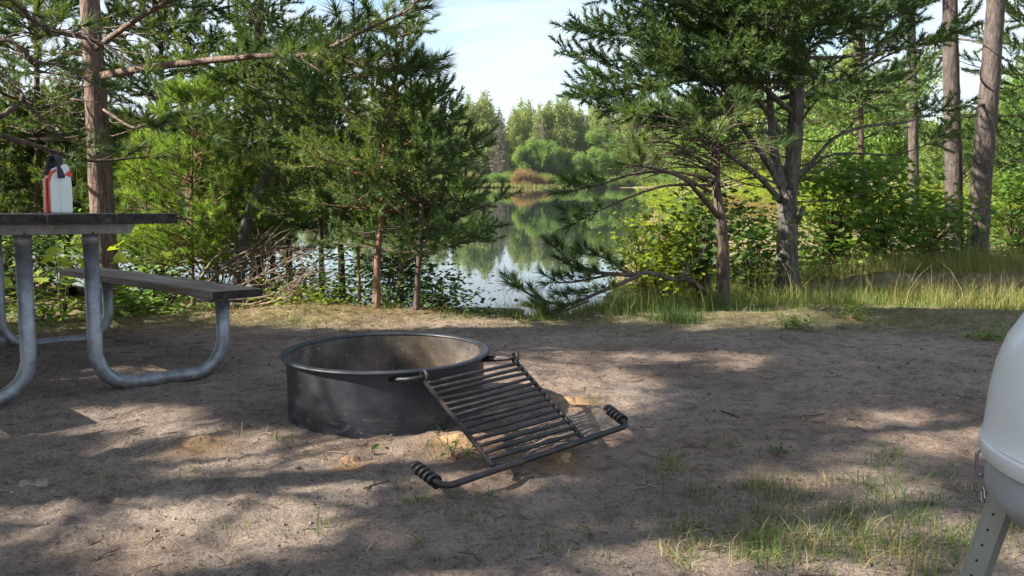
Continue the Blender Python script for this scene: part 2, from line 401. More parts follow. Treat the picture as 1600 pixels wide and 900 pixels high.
def m_ground():
    m, nt, out = mat('sandy_soil')
    v = objco(nt)
    a = N(nt, 'ShaderNodeAttribute', attribute_name='cover'); sx = N(nt, 'ShaderNodeSeparateColor'); nt.links.new(a.outputs['Color'], sx.inputs[0])
    n1 = noise(nt, v, 1.6, 5, .6); n2 = noise(nt, v, 14, 5, .7); n3 = noise(nt, v, 95, 5, .8); n4 = noise(nt, v, 38, 3, .6, .8)
    c = ramp(nt, n1, [(.3, (.205, .16, .13)), (.5, (.285, .226, .184)), (.7, (.37, .298, .242))])
    c = mixc(nt, 1., c, ramp(nt, n2, [(.28, (.5, .48, .46)), (.5, (1, 1, 1)), (.75, (1.12, 1.1, 1.06))]), 'MULTIPLY')
    c = mixc(nt, 1., c, ramp(nt, n3, [(.32, (.42, .40, .38)), (.5, (.98, .98, .98)), (.68, (1.3, 1.28, 1.25))]), 'MULTIPLY')
    spk = ramp(nt, n4, [(.64, (0, 0, 0)), (.69, (1, 1, 1))])
    c = mixc(nt, mixc(nt, 1., spk, (.75, .75, .75), 'MULTIPLY'), c, (.045, .034, .026))
    lit = ramp(nt, n2, [(.4, (.10, .055, .033)), (.55, (.19, .11, .065)), (.7, (.30, .20, .12))])
    c = mixc(nt, mixc(nt, 1., sx.outputs[1], ramp(nt, n4, [(.35, (.25, .25, .25)), (.55, (1, 1, 1))]), 'MULTIPLY'), c, lit)
    duff = ramp(nt, n2, [(.3, (.075, .07, .032)), (.5, (.17, .145, .07)), (.72, (.30, .245, .14))])
    c = mixc(nt, mixc(nt, 1., sx.outputs[0], (.85, .85, .85), 'MULTIPLY'), c, duff)
    c = mixc(nt, a.outputs['Alpha'], c, mixc(nt, 1., mixc(nt, n3, (.22, .135, .07), (.34, .22, .125)), (1., 1., 1.), 'MULTIPLY'))
    hsum = N(nt, 'ShaderNodeMath', operation='MULTIPLY_ADD'); nt.links.new(n3, hsum.inputs[0]); hsum.inputs[1].default_value = .45; nt.links.new(n2, hsum.inputs[2])
    principled(nt, out, c, .95, 0, bump(nt, hsum.outputs[0], 1.0, .026), .12)
    return m
me.materials.append(m_ground())

# water
def m_water():
    m, nt, out = mat('lake_water')
    v = objco(nt, (1, .45, 1)); n1 = noise(nt, v, 2.2, 3, .5, .3); n2 = noise(nt, objco(nt, (.25, .1, 1)), 1, 2)
    nm = bump(nt, n1, .05, .02); nm = bump(nt, n2, .04, .05, nm)
    p = principled(nt, out, (.02, .032, .026), .02, 0, nm, .5); p.inputs['IOR'].default_value = 2.3
    return m
A = Acc(); A.add([(-400, 4, WATER), (300, 4, WATER), (300, 330, WATER), (-400, 330, WATER)], Q=[(0, 1, 2, 3)])
w = A.build('lake_water', m_water()); tag(w, kind='structure')

# ------------------------------------------------------------------ sun patches on the ground: gaps between the boughs that shade the clearing
LIT = []
def lit(px, py, rx, ry, z=0.0):
    c = atz(px, py, z); a = atz(px, py + ry, z); b = atz(px, py - ry, z)
    LIT.append((c[0], (a[1] + b[1]) / 2, rx / F * c[1], max((b[1] - a[1]) / 2, .03), z))
for q in [(235, 572, 75, 15), (50, 662, 120, 14), (170, 640, 60, 8), (330, 700, 130, 20), (250, 765, 100, 24), (40, 800, 90, 40), (330, 885, 170, 16),
          (560, 492, 230, 10), (1085, 551, 55, 8), (900, 624, 40, 10), (1400, 676, 110, 14), (1240, 748, 70, 16),
          (1330, 850, 240, 32), (1100, 492, 160, 9), (1500, 440, 170, 30), (1280, 455, 150, 18), (870, 540, 60, 6), (700, 690, 40, 14),
          (620, 740, 60, 8), (900, 880, 100, 12)]: lit(*q)
lit(680, 548, 140, 52, .2)
LITA = np.array(LIT)
def blocks(P, grow=1.1):
    """true for points whose shadow would fall on a sun patch"""
    P = np.asarray(P)
    out = np.zeros(len(P), bool)
    for x, y, a, b, z in LITA:
        k = (P[:, 2] - z) / math.tan(SUN_EL)
        gx_ = P[:, 0] + SUN_AZ[0] * k; gy_ = P[:, 1] + SUN_AZ[1] * k
        out |= ((gx_ - x) / (a * grow + .24)) ** 2 + ((gy_ - y) / (b * grow + .21)) ** 2 < 1
    k = np.maximum(-2.4 - P[:, 0], 0) / SUN_AZ[0]            # light that reaches the trees on the bank
    y_ = P[:, 1] + SUN_AZ[1] * k; z_ = P[:, 2] - math.tan(SUN_EL) * k
    out |= (y_ > 5.75) & (z_ > .1) & (rng.random(len(P)) < .7)
    return out

# ------------------------------------------------------------------ trees
UP = np.array([0, 0, 1.])
def bough(g, start, d, L, curl, n=7, wig=.12):
    P = [np.array(start, float)]; d = nrm(np.array(d, float))
    for i in range(n):
        d = nrm(d + UP * curl / n + np.array([g.gauss(0, wig), g.gauss(0, wig), g.gauss(0, wig * .7)]))
        P.append(P[-1] + d * L / n)
    return np.array(P)
class Pine:
    def __init__(s, seed): s.g = random.Random(seed); s.w = Acc(); s.P = []; s.D = []; s.S = []
    def spray(s, p, d, sc): s.P.append(p); s.D.append(d); s.S.append(sc)
    def feather(s, B, style, t0=.3, step=.16, tl=.4, sc=1., dead=0.):
        g = s.g; n = len(B) - 1
        L = np.linalg.norm(np.diff(B, axis=0), axis=1).sum()
        tl = tl * min(1., .35 + .75 * L); t = t0; side = 1 if g.random() < .5 else -1
        while t < 1.0:
            k = t * n; i = min(int(k), n - 1); p = B[i] + (B[i + 1] - B[i]) * (k - i); d = nrm(B[i + 1] - B[i])
            lat = nrm(np.cross(d, UP)) * side; side = -side
            l = tl * (1.15 - .75 * t) * g.uniform(.5, 1.25)
            td = nrm(d * g.uniform(.5, 1) + lat * g.uniform(.4, .95) + UP * g.uniform(-.3, .45))
            m = p + td * l * .55; e = m + nrm(td + UP * .2) * l * .45
            if g.random() < dead:
                tube(s.w, [p, m + np.array([g.gauss(0, .03) for _ in range(3)]), e], [.004, .003, .0015], 3)
            else:
                tube(s.w, [p, m, e], [.006, .004, .002], 3, close=False)
                if style == 'jack':
                    for f in np.arange(.3, 1.05, .11 / max(l, .11)):
                        q = p + (e - p) * f
                        for sd in ((-1, 1) if g.random() < .6 else (g.choice((-1, 1)),)):
                            s.spray(q, nrm(td * .7 + nrm(np.cross(td, UP)) * sd * g.uniform(.2, .9) + UP * g.uniform(-.5, .8)), sc * g.uniform(.7, 1.2))
                    s.spray(e, nrm(td + UP * .5), sc * g.uniform(.9, 1.3))
                else:
                    s.spray(e, nrm(td + UP * g.uniform(.1, .5)), sc * g.uniform(.85, 1.2))
                    if l > .12: s.spray(m, nrm(td * .6 + UP * g.uniform(0, .6) + lat * g.uniform(-.7, .7)), sc * g.uniform(.7, 1.05))
                    if l > .25: s.spray(p + (m - p) * .6, nrm(td + UP * .3 - lat * .6), sc * g.uniform(.7, 1.))
            t += step / L * g.uniform(.7, 1.3)
        s.spray(B[-1], nrm(B[-1] - B[-2]), sc * 1.15)
        s.spray(B[-1], nrm(B[-1] - B[-2] + UP * .5), sc)
    def crown(s, T, rT, z0, z1, nb, l0, l1, e0, e1, style, step=.16, tl=.4, sc=1., curl=.4, az=None, dead=.07, t0=.3, seg=7, wh=0, skip=None):
        g = s.g; zs = T[:, 2]; a0 = g.uniform(0, 6.28)
        for b in range(nb):
            f = (b + g.random()) / nb
            if wh: f = (int(f * wh) + .5 + g.gauss(0, .13)) / wh
            z = z0 + (z1 - z0) * f
            i = int(np.clip(np.searchsorted(zs, z) - 1, 0, len(T) - 2)); q = (z - zs[i]) / max(zs[i + 1] - zs[i], 1e-6)
            p = T[i] + (T[i + 1] - T[i]) * min(max(q, 0), 1)
            phi = a0 + b * 2.39996 + g.gauss(0, .3)
            if az is not None: phi = g.gauss(az[0], az[1])
            if skip and skip(phi, z): continue
            L = (l0 + (l1 - l0) * f) * g.uniform(.6, 1.2); e = R(e0 + (e1 - e0) * f + g.gauss(0, 8))
            d = np.array([math.cos(phi) * math.cos(e), math.sin(phi) * math.cos(e), math.sin(e)])
            B = bough(g, p, d, L, curl, seg)
            r0 = min(.007 + .009 * L, rT[i] * .6)
            tube(s.w, B, np.linspace(r0, .003, len(B)), 5)
            s.feather(B, style, t0, step, tl, sc, dead)
    def limb(s, pts, r0, r1, style=None, n=14, k=8, bump_=.12, **kw):
        B = smoothline(pts, n); tube(s.w, B, np.linspace(r0, r1, n), k, bump=bump_)
        if style: s.feather(B, style, **kw)
        return B
    def done(s, name, label, cat, bark, leaf, proto, base, group=None, reject=False, bias=0.):
        root = empty(name, base, label, cat, group)
        s.w.build('trunk', M[bark], root, base, True)
        if s.P:
            P = np.array(s.P); D = np.array(s.D); S = np.array(s.S)
            if reject:
                k = ~blocks(P); P, D, S = P[k], D[k], S[k]
            cl = vnoise(P[:, 0] * 2.3 + P[:, 2] * 1.7, P[:, 1] * 2.3 + P[:, 2] * 1.1, 3)
            a = np.clip(.15 + .5 * cl + .35 * rng.random(len(P)) + bias, 0, 1)
            A = Acc(); place(A, proto, P, D, S, a=a); A.build('crown', M[leaf], root, base)
        return root
def pxline(L):
    """points given as (pixel x, pixel y, depth)"""
    return np.array([at(*q) for q in L])

# ------------------------------------------------------------------ solid-object helpers
def bm_obj(name, bm, m, parent=None, loc=None, smooth=False):
    me = bpy.data.meshes.new(name); bm.normal_update(); bm.to_mesh(me); bm.free()
    for q in (m if isinstance(m, (list, tuple)) else [m]): me.materials.append(q)
    if smooth: me.polygons.foreach_set('use_smooth', np.ones(len(me.polygons), bool))
    o = bpy.data.objects.new(name, me); C.objects.link(o)
    if parent: o.parent = parent
    if loc is not None: o.location = loc
    return o
def bm_box(bm, lo, hi, bev=.004, jit=0.):
    r = bmesh.ops.create_cube(bm, size=1); vs = r['verts']
    for v in vs:
        v.co = Vector([(lo[k] + hi[k]) / 2 + v.co[k] * (hi[k] - lo[k]) + rnd.gauss(0, jit) for k in range(3)])
    if bev:
        es = list({e for v in vs for e in v.link_edges})
        bmesh.ops.bevel(bm, geom=es, offset=bev, segments=2, affect='EDGES', profile=.6)
def lathe(acc, prof, k=96, a=.5, closed=False):
    P = np.array(prof); n = len(P); th = np.arange(k) * 2 * math.pi / k
    V = np.stack([P[:, None, 0] * np.cos(th), P[:, None, 0] * np.sin(th), P[:, None, 1] + 0 * th], -1).reshape(-1, 3)
    m = n if closed else n - 1
    i = np.arange(m)[:, None] * k; i2 = ((np.arange(m)[:, None] + 1) % n) * k; j = np.arange(k)[None, :]; j2 = (j + 1) % k
    acc.add(V, Q=np.stack([i + j, i + j2, i2 + j2, i2 + j], -1).reshape(-1, 4), a=a)
def bendline(pts, rad, n=8):
    """polyline with its corners rounded"""
    P = [np.array(p, float) for p in pts]; out = [P[0]]
    for i in range(1, len(P) - 1):
        a, b, c = P[i - 1], P[i], P[i + 1]; u = nrm(a - b); v = nrm(c - b)
        r = min(rad, .48 * np.linalg.norm(a - b), .48 * np.linalg.norm(c - b))
        A_, B_ = b + u * r, b + v * r
        for t in np.linspace(0, 1, n): out.append((1 - t) ** 2 * A_ + 2 * t * (1 - t) * (b * .78 + (A_ + B_) / 2 * .22) + t * t * B_)
    out.append(P[-1]); return np.array(out)

# ------------------------------------------------------------------ picnic table
TX, TY = -1.895, 3.526
tbl = empty('picnic_table', (TX, TY, 0.0), 'weathered plank picnic table with galvanised bent tube legs beside the fire ring', 'picnic table')
tbl.rotation_euler = (R(-2.0), 0, R(134.4))      # local x runs along the planks, away from the camera; local y points left
tbl.rotation_mode = 'ZYX'
def planks(name, rows, x0, x1, z0, z1, parent):
    bm = bmesh.new(); bm2 = bmesh.new()
    for y0, y1 in rows:
        n = 14; tw = rnd.gauss(0, .004)
        bm_box(bm, (x0 + rnd.uniform(-.008, .008), y0, z0), (x1 + rnd.uniform(-.008, .008), y1, z1), .006, .0012)
    for f in bm.faces:
        f.normal_update()
        f.material_index = 1 if abs(f.normal.x) > .8 else 0
    return bm_obj(name, bm, [M['wood'], M['endgrain']], parent)
X0T, X1T = -.30, 1.91
planks('tabletop', [(-.385, -.136), (-.129, .121), (.128, .378)], X0T, X1T, .735, .778, tbl)
# bench: right one is in the picture, the left one lies mostly outside it
BY = -.71
for s_ in (1, -1):
    b = planks('bench_plank', [(s_ * BY - .125, s_ * BY + .125)], -.165, 2.0, .385, .425, tbl)
X2 = 1.52
def tubes(name, lines, m, parent, r=.028, k=16):
    A = Acc()
    for l in lines: tube(A, l, r, k)
    return A.build(name, m, parent, (0, 0, 0), True)
for x in (0.0, X2):
    for s_ in (1, -1):
        tubes('leg', [bendline([(x, s_ * -.13, .70), (x, s_ * -.13, .026), (x, s_ * BY, .026), (x, s_ * BY, .375)], .15, 9)], M['galv'], tbl, .031)
    bm = bmesh.new(); bm_box(bm, (x - .03, -.31, .690), (x + .03, .31, .733), .003); 
    for v in bm.verts:
        if abs(v.co.y) > .27 and v.co.z < .71: v.co.y *= .93
    bm_obj('cross_beam', bm, M['galv'], tbl)
    for s_ in (1, -1):
        bm = bmesh.new(); bm_box(bm, (x - .03, s_ * BY - .115, .368), (x + .03, s_ * BY + .115, .3835), .003); bm_obj('bench_bracket', bm, M['galv'], tbl)
        A = Acc(); tube(A, [(x, s_ * -.13, .645), (x, s_ * -.13, .69)], .0335, 20); A.build('leg_collar', M['galv'], tbl, (0, 0, 0), True)
bm = bmesh.new(); bm_box(bm, (X2 - .022, -.26, .058), (X2 + .022, .26, .085), .003); bm_obj('cross_bar', bm, M['galv'], tbl)
tubes('brace', [[(X2 - .02, 0.02, .10), (X2 - .62, .02, .70)]], M['galv'], tbl, .021)
tbl.location.z = gz(TX, TY) + .0

# jug on the table
JX, JY = -.0, 0
bpy.context.view_layer.update()
def jug():
    # stands on the tabletop: pixel (95, 326)
    p = at(94, 326, 3.72)
    loc = p.copy()
    Mi = tbl.matrix_world.inverted(); l = Mi @ Vector(loc); l.z = .7785; loc = tbl.matrix_world @ l
    root = empty('jug', loc, 'white jug with red trim and black strap handle standing on the picnic table', 'jug')
    root.scale = (1.05, 1.05, 1.3); root.rotation_mode = 'ZYX'; root.rotation_euler = (R(-2.0), 0, R(38))
    def prism(name, prof, y0, y1, m, bev=.006):
        bm = bmesh.new(); a = [bm.verts.new((x, y0, z)) for x, z in prof]; b = [bm.verts.new((x, y1, z)) for x, z in prof]
        n = len(prof); bm.faces.new(a[::-1]); bm.faces.new(b)
        for i in range(n): bm.faces.new((a[i], a[(i + 1) % n], b[(i + 1) % n], b[i]))
        bmesh.ops.recalc_face_normals(bm, faces=bm.faces)
        bmesh.ops.bevel(bm, geom=list(bm.edges), offset=bev, segments=2, affect='EDGES', profile=.6)
        return bm_obj(name, bm, m, root)
    W = .041
    prism('body', [(-W, 0), (W, 0), (W + .002, .07), (W - .001, .118), (W - .004, .142), (W - .010, .158), (W - .022, .163), (-W + .012, .146), (-W + .004, .132), (-W - .001, .11)], -.036, .036, M['jug_white'])
    prism('side_trim', [(-W - .008, .002), (-W - .001, .002), (-W + .0005, .10), (-W + .010, .125), (-W + .028, .139), (-W + .026, .147), (-W + .004, .136), (-W - .006, .118)], -.0385, .0385, M['jug_red'], .002)
    prism('side_trim', [(W - .028, .126), (W + .003, .118), (W + .0035, .124), (W - .003, .145)], -.0385, .0385, M['jug_red'], .002)
    prism('back_panel', [(-W - .016, .0), (-W - .009, .0), (-W - .008, .116), (-W - .014, .112)], -.030, .030, M['jug_red'], .002)
    prism('seam_rib', [(-.002, .004), (.004, .004), (.004, .13), (-.002, .13)], -.0385, -.0355, M['jug_white'], .001)
    A = Acc(); h = smoothline([(-.034, .0, .125), (-.033, .0, .155), (-.024, -.004, .182), (-.010, -.014, .187), (.000, -.026, .165), (.003, -.036, .135), (.003, -.040, .116)], 22)
    t = h.copy()
    for dy in np.linspace(-.009, .009, 6): tube(A, t + np.array([dy, dy * .6, 0]), .0055, 6)
    A.build('handle', M['strap'], root, (0, 0, 0), True)
    A = Acc(); lathe(A, [(0, .02), (.012, .02), (.013, .0), (.0, .0)], 20); 
    cap = A.build('cap', M['strap'], root, (0, 0, 0), True); cap.location = (-.024, .004, .148)
    return root
jug()

# ------------------------------------------------------------------ fire ring
RX, RY = -.505, 3.368; RR = .391; RH = .228
rz = 0.0
ring = empty('fire_ring', (RX, RY, rz), 'round black steel fire ring with a slatted cooking grate tipped out onto the sand', 'fire ring')
A = Acc(); lathe(A, [(RR, -.08), (RR, .0), (RR, .13), (RR, RH - .004)], 128)
A.build('outer_wall', M['ring'], ring, (0, 0, 0), True)
A = Acc(); lathe(A, [(RR - .007, RH - .004), (RR - .007, .13), (RR - .007, -.08)], 128)
A.build('inner_wall', M['ring_in'], ring, (0, 0, 0), True)
A = Acc()
prof = [(RR - .008, RH - .006), (RR - .008, RH + .001), (RR + .002, RH + .005), (RR + .019, RH + .004), (RR + .024, RH - .001), (RR + .022, RH - .006), (RR + .004, RH - .008)]
lathe(A, prof, 128, closed=True); rim = A.build('rim', M['ring'], ring, (0, 0, 0), True)
o_ = np.array([RX, RY, rz])
# grate, hinged outside the rim
TLp, TRp = atz(664, 596, .200), atz(806, 565, .200)
BLp, BRp = atz(771, 728, .03), atz(912, 686, .03)
TL, TR, BL, BR = [p - o_ for p in (TLp, TRp, BLp, BRp)]
grate = empty('grate', (0, 0, 0)); grate.parent = ring
for a_, b_ in ((TL, BL), (TR, BR)):
    A = Acc(); tube(A, [a_, a_ * .5 + b_ * .5, b_], .0085, 10); A.build('side_rail', M['iron'], grate, (0, 0, 0), True)
for q in range(14):
    f = .05 + .90 * q / 13
    a_, b_ = TL + (BL - TL) * f, TR + (BR - TR) * f
    up = np.array([0, 0, .007])
    A = Acc(); tube(A, [a_ + up, (a_ + b_) / 2 + up + np.array([0, rnd.gauss(0, .002), rnd.gauss(0, .0025)]), b_ + up], .0066, 10); A.build('grate_bar', M['iron'], grate, (0, 0, 0), True)
# handle rod on the sand
H0, H1 = atz(702, 759, .024) - o_, atz(980, 665, .024) - o_
G0, G1 = at(651, 730, H0[1] + RY + .10) - o_, at(951, 640, H1[1] + RY + .12) - o_
rod = bendline([G0, H0 + nrm(H0 - H1) * .02, H0 + (H1 - H0) * .1, H1 - (H1 - H0) * .08, H1 + nrm(H1 - H0) * .012, G1], .035, 7)
A = Acc(); tube(A, rod, .0105, 12); A.build('handle_rod', M['iron'], grate, (0, 0, 0), True)
for g0, h0 in ((G0, H0 + nrm(H0 - H1) * .02), (G1, H1 + nrm(H1 - H0) * .012)):
    A = Acc(); d = nrm(h0 - g0); L = np.linalg.norm(h0 - g0) * .8; s_ = nrm(np.cross(d, UP)); u = np.cross(s_, d)
    tt = np.linspace(0, 1, 64); turns = 5
    hel = np.array([g0 - d * .004 + d * L * t + (s_ * math.cos(t * turns * 6.283) + u * math.sin(t * turns * 6.283)) * .0145 for t in tt])
    # flat strip wound round the rod
    P1, P2 = hel - d * .0068, hel + d * .0068
    n = len(hel); out = np.array([s_ * math.cos(t * turns * 6.283) + u * math.sin(t * turns * 6.283) for t in tt]) * .0055
    V = np.concatenate([P1, P2, P2 + out, P1 + out]); Q = []
    for i in range(n - 1):
        for k in range(4): a0, b0 = k * n, ((k + 1) % 4) * n; Q.append((a0 + i, a0 + i + 1, b0 + i + 1, b0 + i))
    A.add(V, Q=Q); A.build('coil_grip', M['coil'], grate, (0, 0, 0), True)
# hinge brackets and eye loops
for top, bot, (bx, by) in ((TL, BL, (612, 590)), (TR, BR, (766, 556))):
    d = nrm(top - bot)
    A = Acc(); c = top + d * .012; e1 = nrm(np.cross(d, np.cross(UP, d))); 
    v1 = nrm(UP - d * np.dot(UP, d)); th = np.linspace(0, 6.283, 26)
    side = nrm(TR - TL); v1 = d; v2 = nrm(np.cross(side, d))
    cc = top + v2 * .012 + d * .012
    tube(A, np.array([cc + (v1 * math.cos(t) + v2 * math.sin(t)) * .021 for t in th]), .0065, 8, close=False)
    A.build('eye_loop', M['iron'], grate, (0, 0, 0), True)
    w0 = at(bx, by, cc[1] + RY + .02) - o_; ang = math.atan2(w0[1], w0[0]); 
    pa = np.array([math.cos(ang - .02) * (RR - .003), math.sin(ang - .02) * (RR - .003), RH - .028]); pb = np.array([math.cos(ang + .13) * (RR - .003), math.sin(ang + .13) * (RR - .003), RH - .028])
    tip = cc - side * .012
    k1 = pa + (tip - pa) * .55 + np.array([math.cos(ang), math.sin(ang), 0]) * .018; k2 = pb + (tip - pb) * .45 + np.array([math.cos(ang), math.sin(ang), 0]) * .016
    A = Acc(); tube(A, bendline([pa, k1, tip - side * .006 , cc + side * .016], .02, 5), .0078, 10); tube(A, bendline([pb, k2, tip], .02, 5), .0072, 10)
    A.build('hinge_bracket', M['iron'], ring, (0, 0, 0), True)

# ------------------------------------------------------------------ domed grill at the right edge
KX, KY = .99, 1.2
gl = empty('domed_grill', (KX, KY, gz(KX, KY)), 'white domed grill with grey bowl and punched metal legs at the clearing edge', 'grill')
kz = -gz(KX, KY)
A = Acc(); lathe(A, [(.271, 0.5060), (.268, 0.5120), (.266, .538), (.263, .578), (.256, 0.6230), (.243, 0.6630), (.222, 0.7000), (.185, 0.7300), (.13, 0.7500), (.07, 0.7580), (.0, 0.7600)], 96)
A.build('lid', M['white_enamel'], gl, (0, 0, kz * -1), True)
A = Acc(); lathe(A, [(.262, 0.4760), (.268, 0.4745), (.2715, 0.4790), (.2725, 0.4980), (.2715, 0.5045), (.262, 0.5060)], 96, closed=True); A.build('lid_flange', M['white_enamel'], gl, (0, 0, -kz), True)
A = Acc(); lathe(A, [(.258, 0.4750), (.261, 0.4660), (.262, 0.4300), (.255, 0.4150), (.235, 0.3930), (.19, 0.3630), (.10, 0.3430), (0, .338)], 96); A.build('bowl', M['grey_bowl'], gl, (0, 0, -kz), True)
A = Acc(); lathe(A, [(0, -0.0170), (.018, -0.0180), (.022, .0), (.022, -.012), (0, -.013)], 24); kn = A.build('lid_knob', M['strap'], gl, (0, 0, 0), True); kn.location = (0, 0, .795 + kz)
def grill_leg(ang):
    rad = np.array([math.cos(ang), math.sin(ang), 0]); fa = ang + R(70); tan = np.array([-math.sin(fa), math.cos(fa), 0])
    top = rad * .232 + UP * .415; bot = rad * .325 + UP * .0
    d = nrm(bot - top); nrmv = nrm(np.cross(tan, d)); 
    if np.dot(nrmv, np.array([math.cos(fa), math.sin(fa), 0])) < 0: nrmv = -nrmv
    bm = bmesh.new()
    w, th, dp = .0145, .0022, .022
    def slab(c0, ux, uy, hx, hy):
        vs = []
        for e in (top, bot):
            for sx, sy in ((-1, -1), (1, -1), (1, 1), (-1, 1)): vs.append(bm.verts.new(Vector(e + c0 + ux * hx * sx + uy * hy * sy)))
        for k in range(4): bm.faces.new((vs[k], vs[(k + 1) % 4], vs[4 + (k + 1) % 4], vs[4 + k]))
        bm.faces.new(vs[3::-1]); bm.faces.new(vs[4:])
    slab(np.zeros(3), tan, nrmv, w, th)
    slab(tan * (w + th * .5 + .0005) - nrmv * dp * .5, tan, nrmv, th, dp * .5 + th); slab(-tan * (w + th * .5 + .0005) - nrmv * dp * .5, tan, nrmv, th, dp * .5 + th)
    bmesh.ops.recalc_face_normals(bm, faces=bm.faces)
    lg = bm_obj('leg', bm, M['leg_metal'], gl, (0, 0, kz))
    A = Acc(); L = np.linalg.norm(bot - top)
    for q in range(15):
        for off in (0,):
            p = top + d * (.03 + q * .029) + nrmv * (th + .0006)
            k = 10; a_ = np.arange(k) * 6.283 / k
            V = np.array([p + (tan * math.cos(t) + d * math.sin(t)) * .0024 for t in a_]); A.add(np.concatenate([V, [p]]), T=[(i, (i + 1) % k, k) for i in range(k)])
    A.build('punched_holes', M['hole'], lg)['kind'] = 'stuff'
for a_ in (R(143), R(263), R(23)): grill_leg(a_)
A = Acc(); tube(A, bendline([(-.236, .124, .486), (-.2425, .127, .47), (-.2415, .127, .433), (-.230, .122, .433)], .01, 4), .003, 8); A.build('clip', M['chrome'], gl, (0, 0, -kz), True)
A = Acc(); th = np.linspace(0, 6.283, 20); tube(A, np.array([(-.243 + math.cos(t) * .006, .10 + math.cos(t) * .016, .408 + math.sin(t) * .012) for t in th]), .0016, 6, close=False); A.build('wire_ring', M['chrome'], gl, (0, 0, -kz), True)

# ------------------------------------------------------------------ sand mounds, stones, log
def mound(px, py, rpx, h, m, label):
    c = gpt(px, py); r = rpx / F * c[1] * 1.12; h *= .55
    A = Acc(); k, n = 28, 9; V = [(0, 0, h)]; 
    ph = rnd.uniform(0, 6)
    for i in range(1, n + 1):
        f = i / n
        for j in range(k):
            t = j * 6.283 / k; q = f * r * (1 + .16 * math.sin(2 * t + ph) + .08 * math.sin(5 * t + ph * 2))
            x, y = q * math.cos(t), q * math.sin(t)
            zz = h * (math.exp(-3 * f * f) * 1.12 - .06) * (1 + rnd.gauss(0, .06)) + rnd.gauss(0, .0018) - .012 * f ** 2 + .003 + (gz(c[0] + x, c[1] + y) - c[2])
            V.append((x, y, zz))
    T = [(0, 1 + j, 1 + (j + 1) % k) for j in range(k)]
    Q = [(1 + i * k + j, 1 + (i + 1) * k + j, 1 + (i + 1) * k + (j + 1) % k, 1 + i * k + (j + 1) % k) for i in range(n - 1) for j in range(k)]
    A.add(V, T=T, Q=Q); o = A.build('ant_mound', M[m], None, (0, 0, 0), True); o.location = c
    tag(o, label, 'sand mound', 'small sand mounds on the clearing')
mound(312, 693, 32, .022, 'orange_sand', 'small orange sand mound among grass blades left of the fire ring')
mound(548, 718, 22, .012, 'orange_sand', 'small flat orange sand mound on the ground in front of the fire ring')
mound(898, 627, 32, .022, 'orange_sand', 'orange sand mound behind the tipped grate, nearest the coiled handle end')
mound(722, 690, 40, .028, 'orange_sand', 'orange sand mound by the ring wall under the tipped grate')
mound(877, 713, 27, .016, 'orange_sand', 'orange sand mound on the near side of the grate handle rod')
mound(55, 757, 36, .016, 'pale_sand', 'pale sand mound on bare ground in front of the picnic table')
p0, p1 = at(752, 486, 9.3), at(818, 487, 9.15); p0[2] = p1[2] = WATER + .005
A = Acc(); l = smoothline([p0 - np.array([.5, 0, 0]), (p0 + p1) / 2 + np.array([-.1, .01, 0]), p1], 12); tube(A, l, np.linspace(.04, .03, 12), 10, bump=.15)
o = A.build('floating_log', M['deadwood'], None, (0, 0, 0), True); tag(o, 'bleached log floating in the lake close to the grassy bank', 'log')

# ------------------------------------------------------------------ near trees
def trunkline(px_pts, r0, r1, n=26):
    T = smoothline(pxline(px_pts), n)
    return T, np.linspace(r0, r1, n)
def base_of(T): return np.array([T[0][0], T[0][1], gz(T[0][0], T[0][1])])
def rooted(px_pts):
    """the first point goes down to the ground under it"""
    L = pxline(px_pts); z = gz(L[0][0], L[0][1]); L[0][2] = z - .04; return L
def thin_trunk(L, r0, r1, n=26, k=10):
    T = smoothline(L, n); t = np.linspace(0, 1, n); r = r0 + (r1 - r0) * t; r[0] *= 1.35; r[1] *= 1.12
    return T, r

# big red pine behind the table
p = Pine(11)
L = rooted([(165, 440, 7.3), (160, 330, 7.3), (154, 220, 7.3), (147, 110, 7.3), (140, 0, 7.3), (131, -150, 7.3), (120, -420, 7.3), (118, -760, 7.3)])
T, rT = thin_trunk(L, .108, .05, 44); tube(p.w, T, rT, 18, bump=.10)
kw = dict(style='red', step=.075, tl=.36, sc=1.05)
p.limb(pxline([(160, 118, 7.25), (260, 102, 7.0), (400, 88, 6.6), (500, 88, 6.3), (600, 108, 6.1), (655, 108, 6.0)]), .034, .006, t0=.35, **kw)
p.limb(pxline([(490, 88, 6.3), (540, 62, 6.1), (590, 38, 5.9), (640, 14, 5.8), (660, -12, 5.75)]), .016, .005, t0=.2, style='red', step=.065, tl=.3, sc=1.1)
p.limb(pxline([(470, 92, 6.35), (520, 118, 6.3), (580, 118, 6.2)]), .011, .004, t0=.3, **kw)
p.limb(pxline([(150, 75, 7.25), (230, 20, 6.9), (330, -30, 6.5), (420, -60, 6.2)]), .026, .006, t0=.2, **kw)
p.limb(pxline([(150, 60, 7.25), (90, 50, 6.9), (30, 20, 6.5), (-60, -20, 6.1)]), .024, .006, t0=.25, **kw)
p.limb(pxline([(160, 170, 7.25), (210, 200, 7.0), (250, 190, 6.7), (330, 215, 6.4)]), .012, .004, t0=.5, **kw)
for q in range(16):                                    # dead lower twigs
    y = rnd.uniform(20, 220); x = 147; sd = rnd.choice((-1, 1))
    B = pxline([(x + (y - 110) * .09, y, 7.3), (x + sd * rnd.uniform(25, 50), y - rnd.uniform(-25, 25), 7.2), (x + sd * rnd.uniform(60, 120), y + rnd.uniform(-40, 40), 7.0)])
    tube(p.w, smoothline(B, 6), np.linspace(.007, .002, 6), 4)
p.crown(T, rT, 2.45, 6.2, 20, 1.9, .9, 5, 25, 'red', step=.13, tl=.42, sc=1.1, t0=.3)
p.done('red_pine', 'red pine with flaky pinkish trunk standing just behind the picnic table', 'pine tree', 'bark_flaky', 'red', REDP, base_of(T))

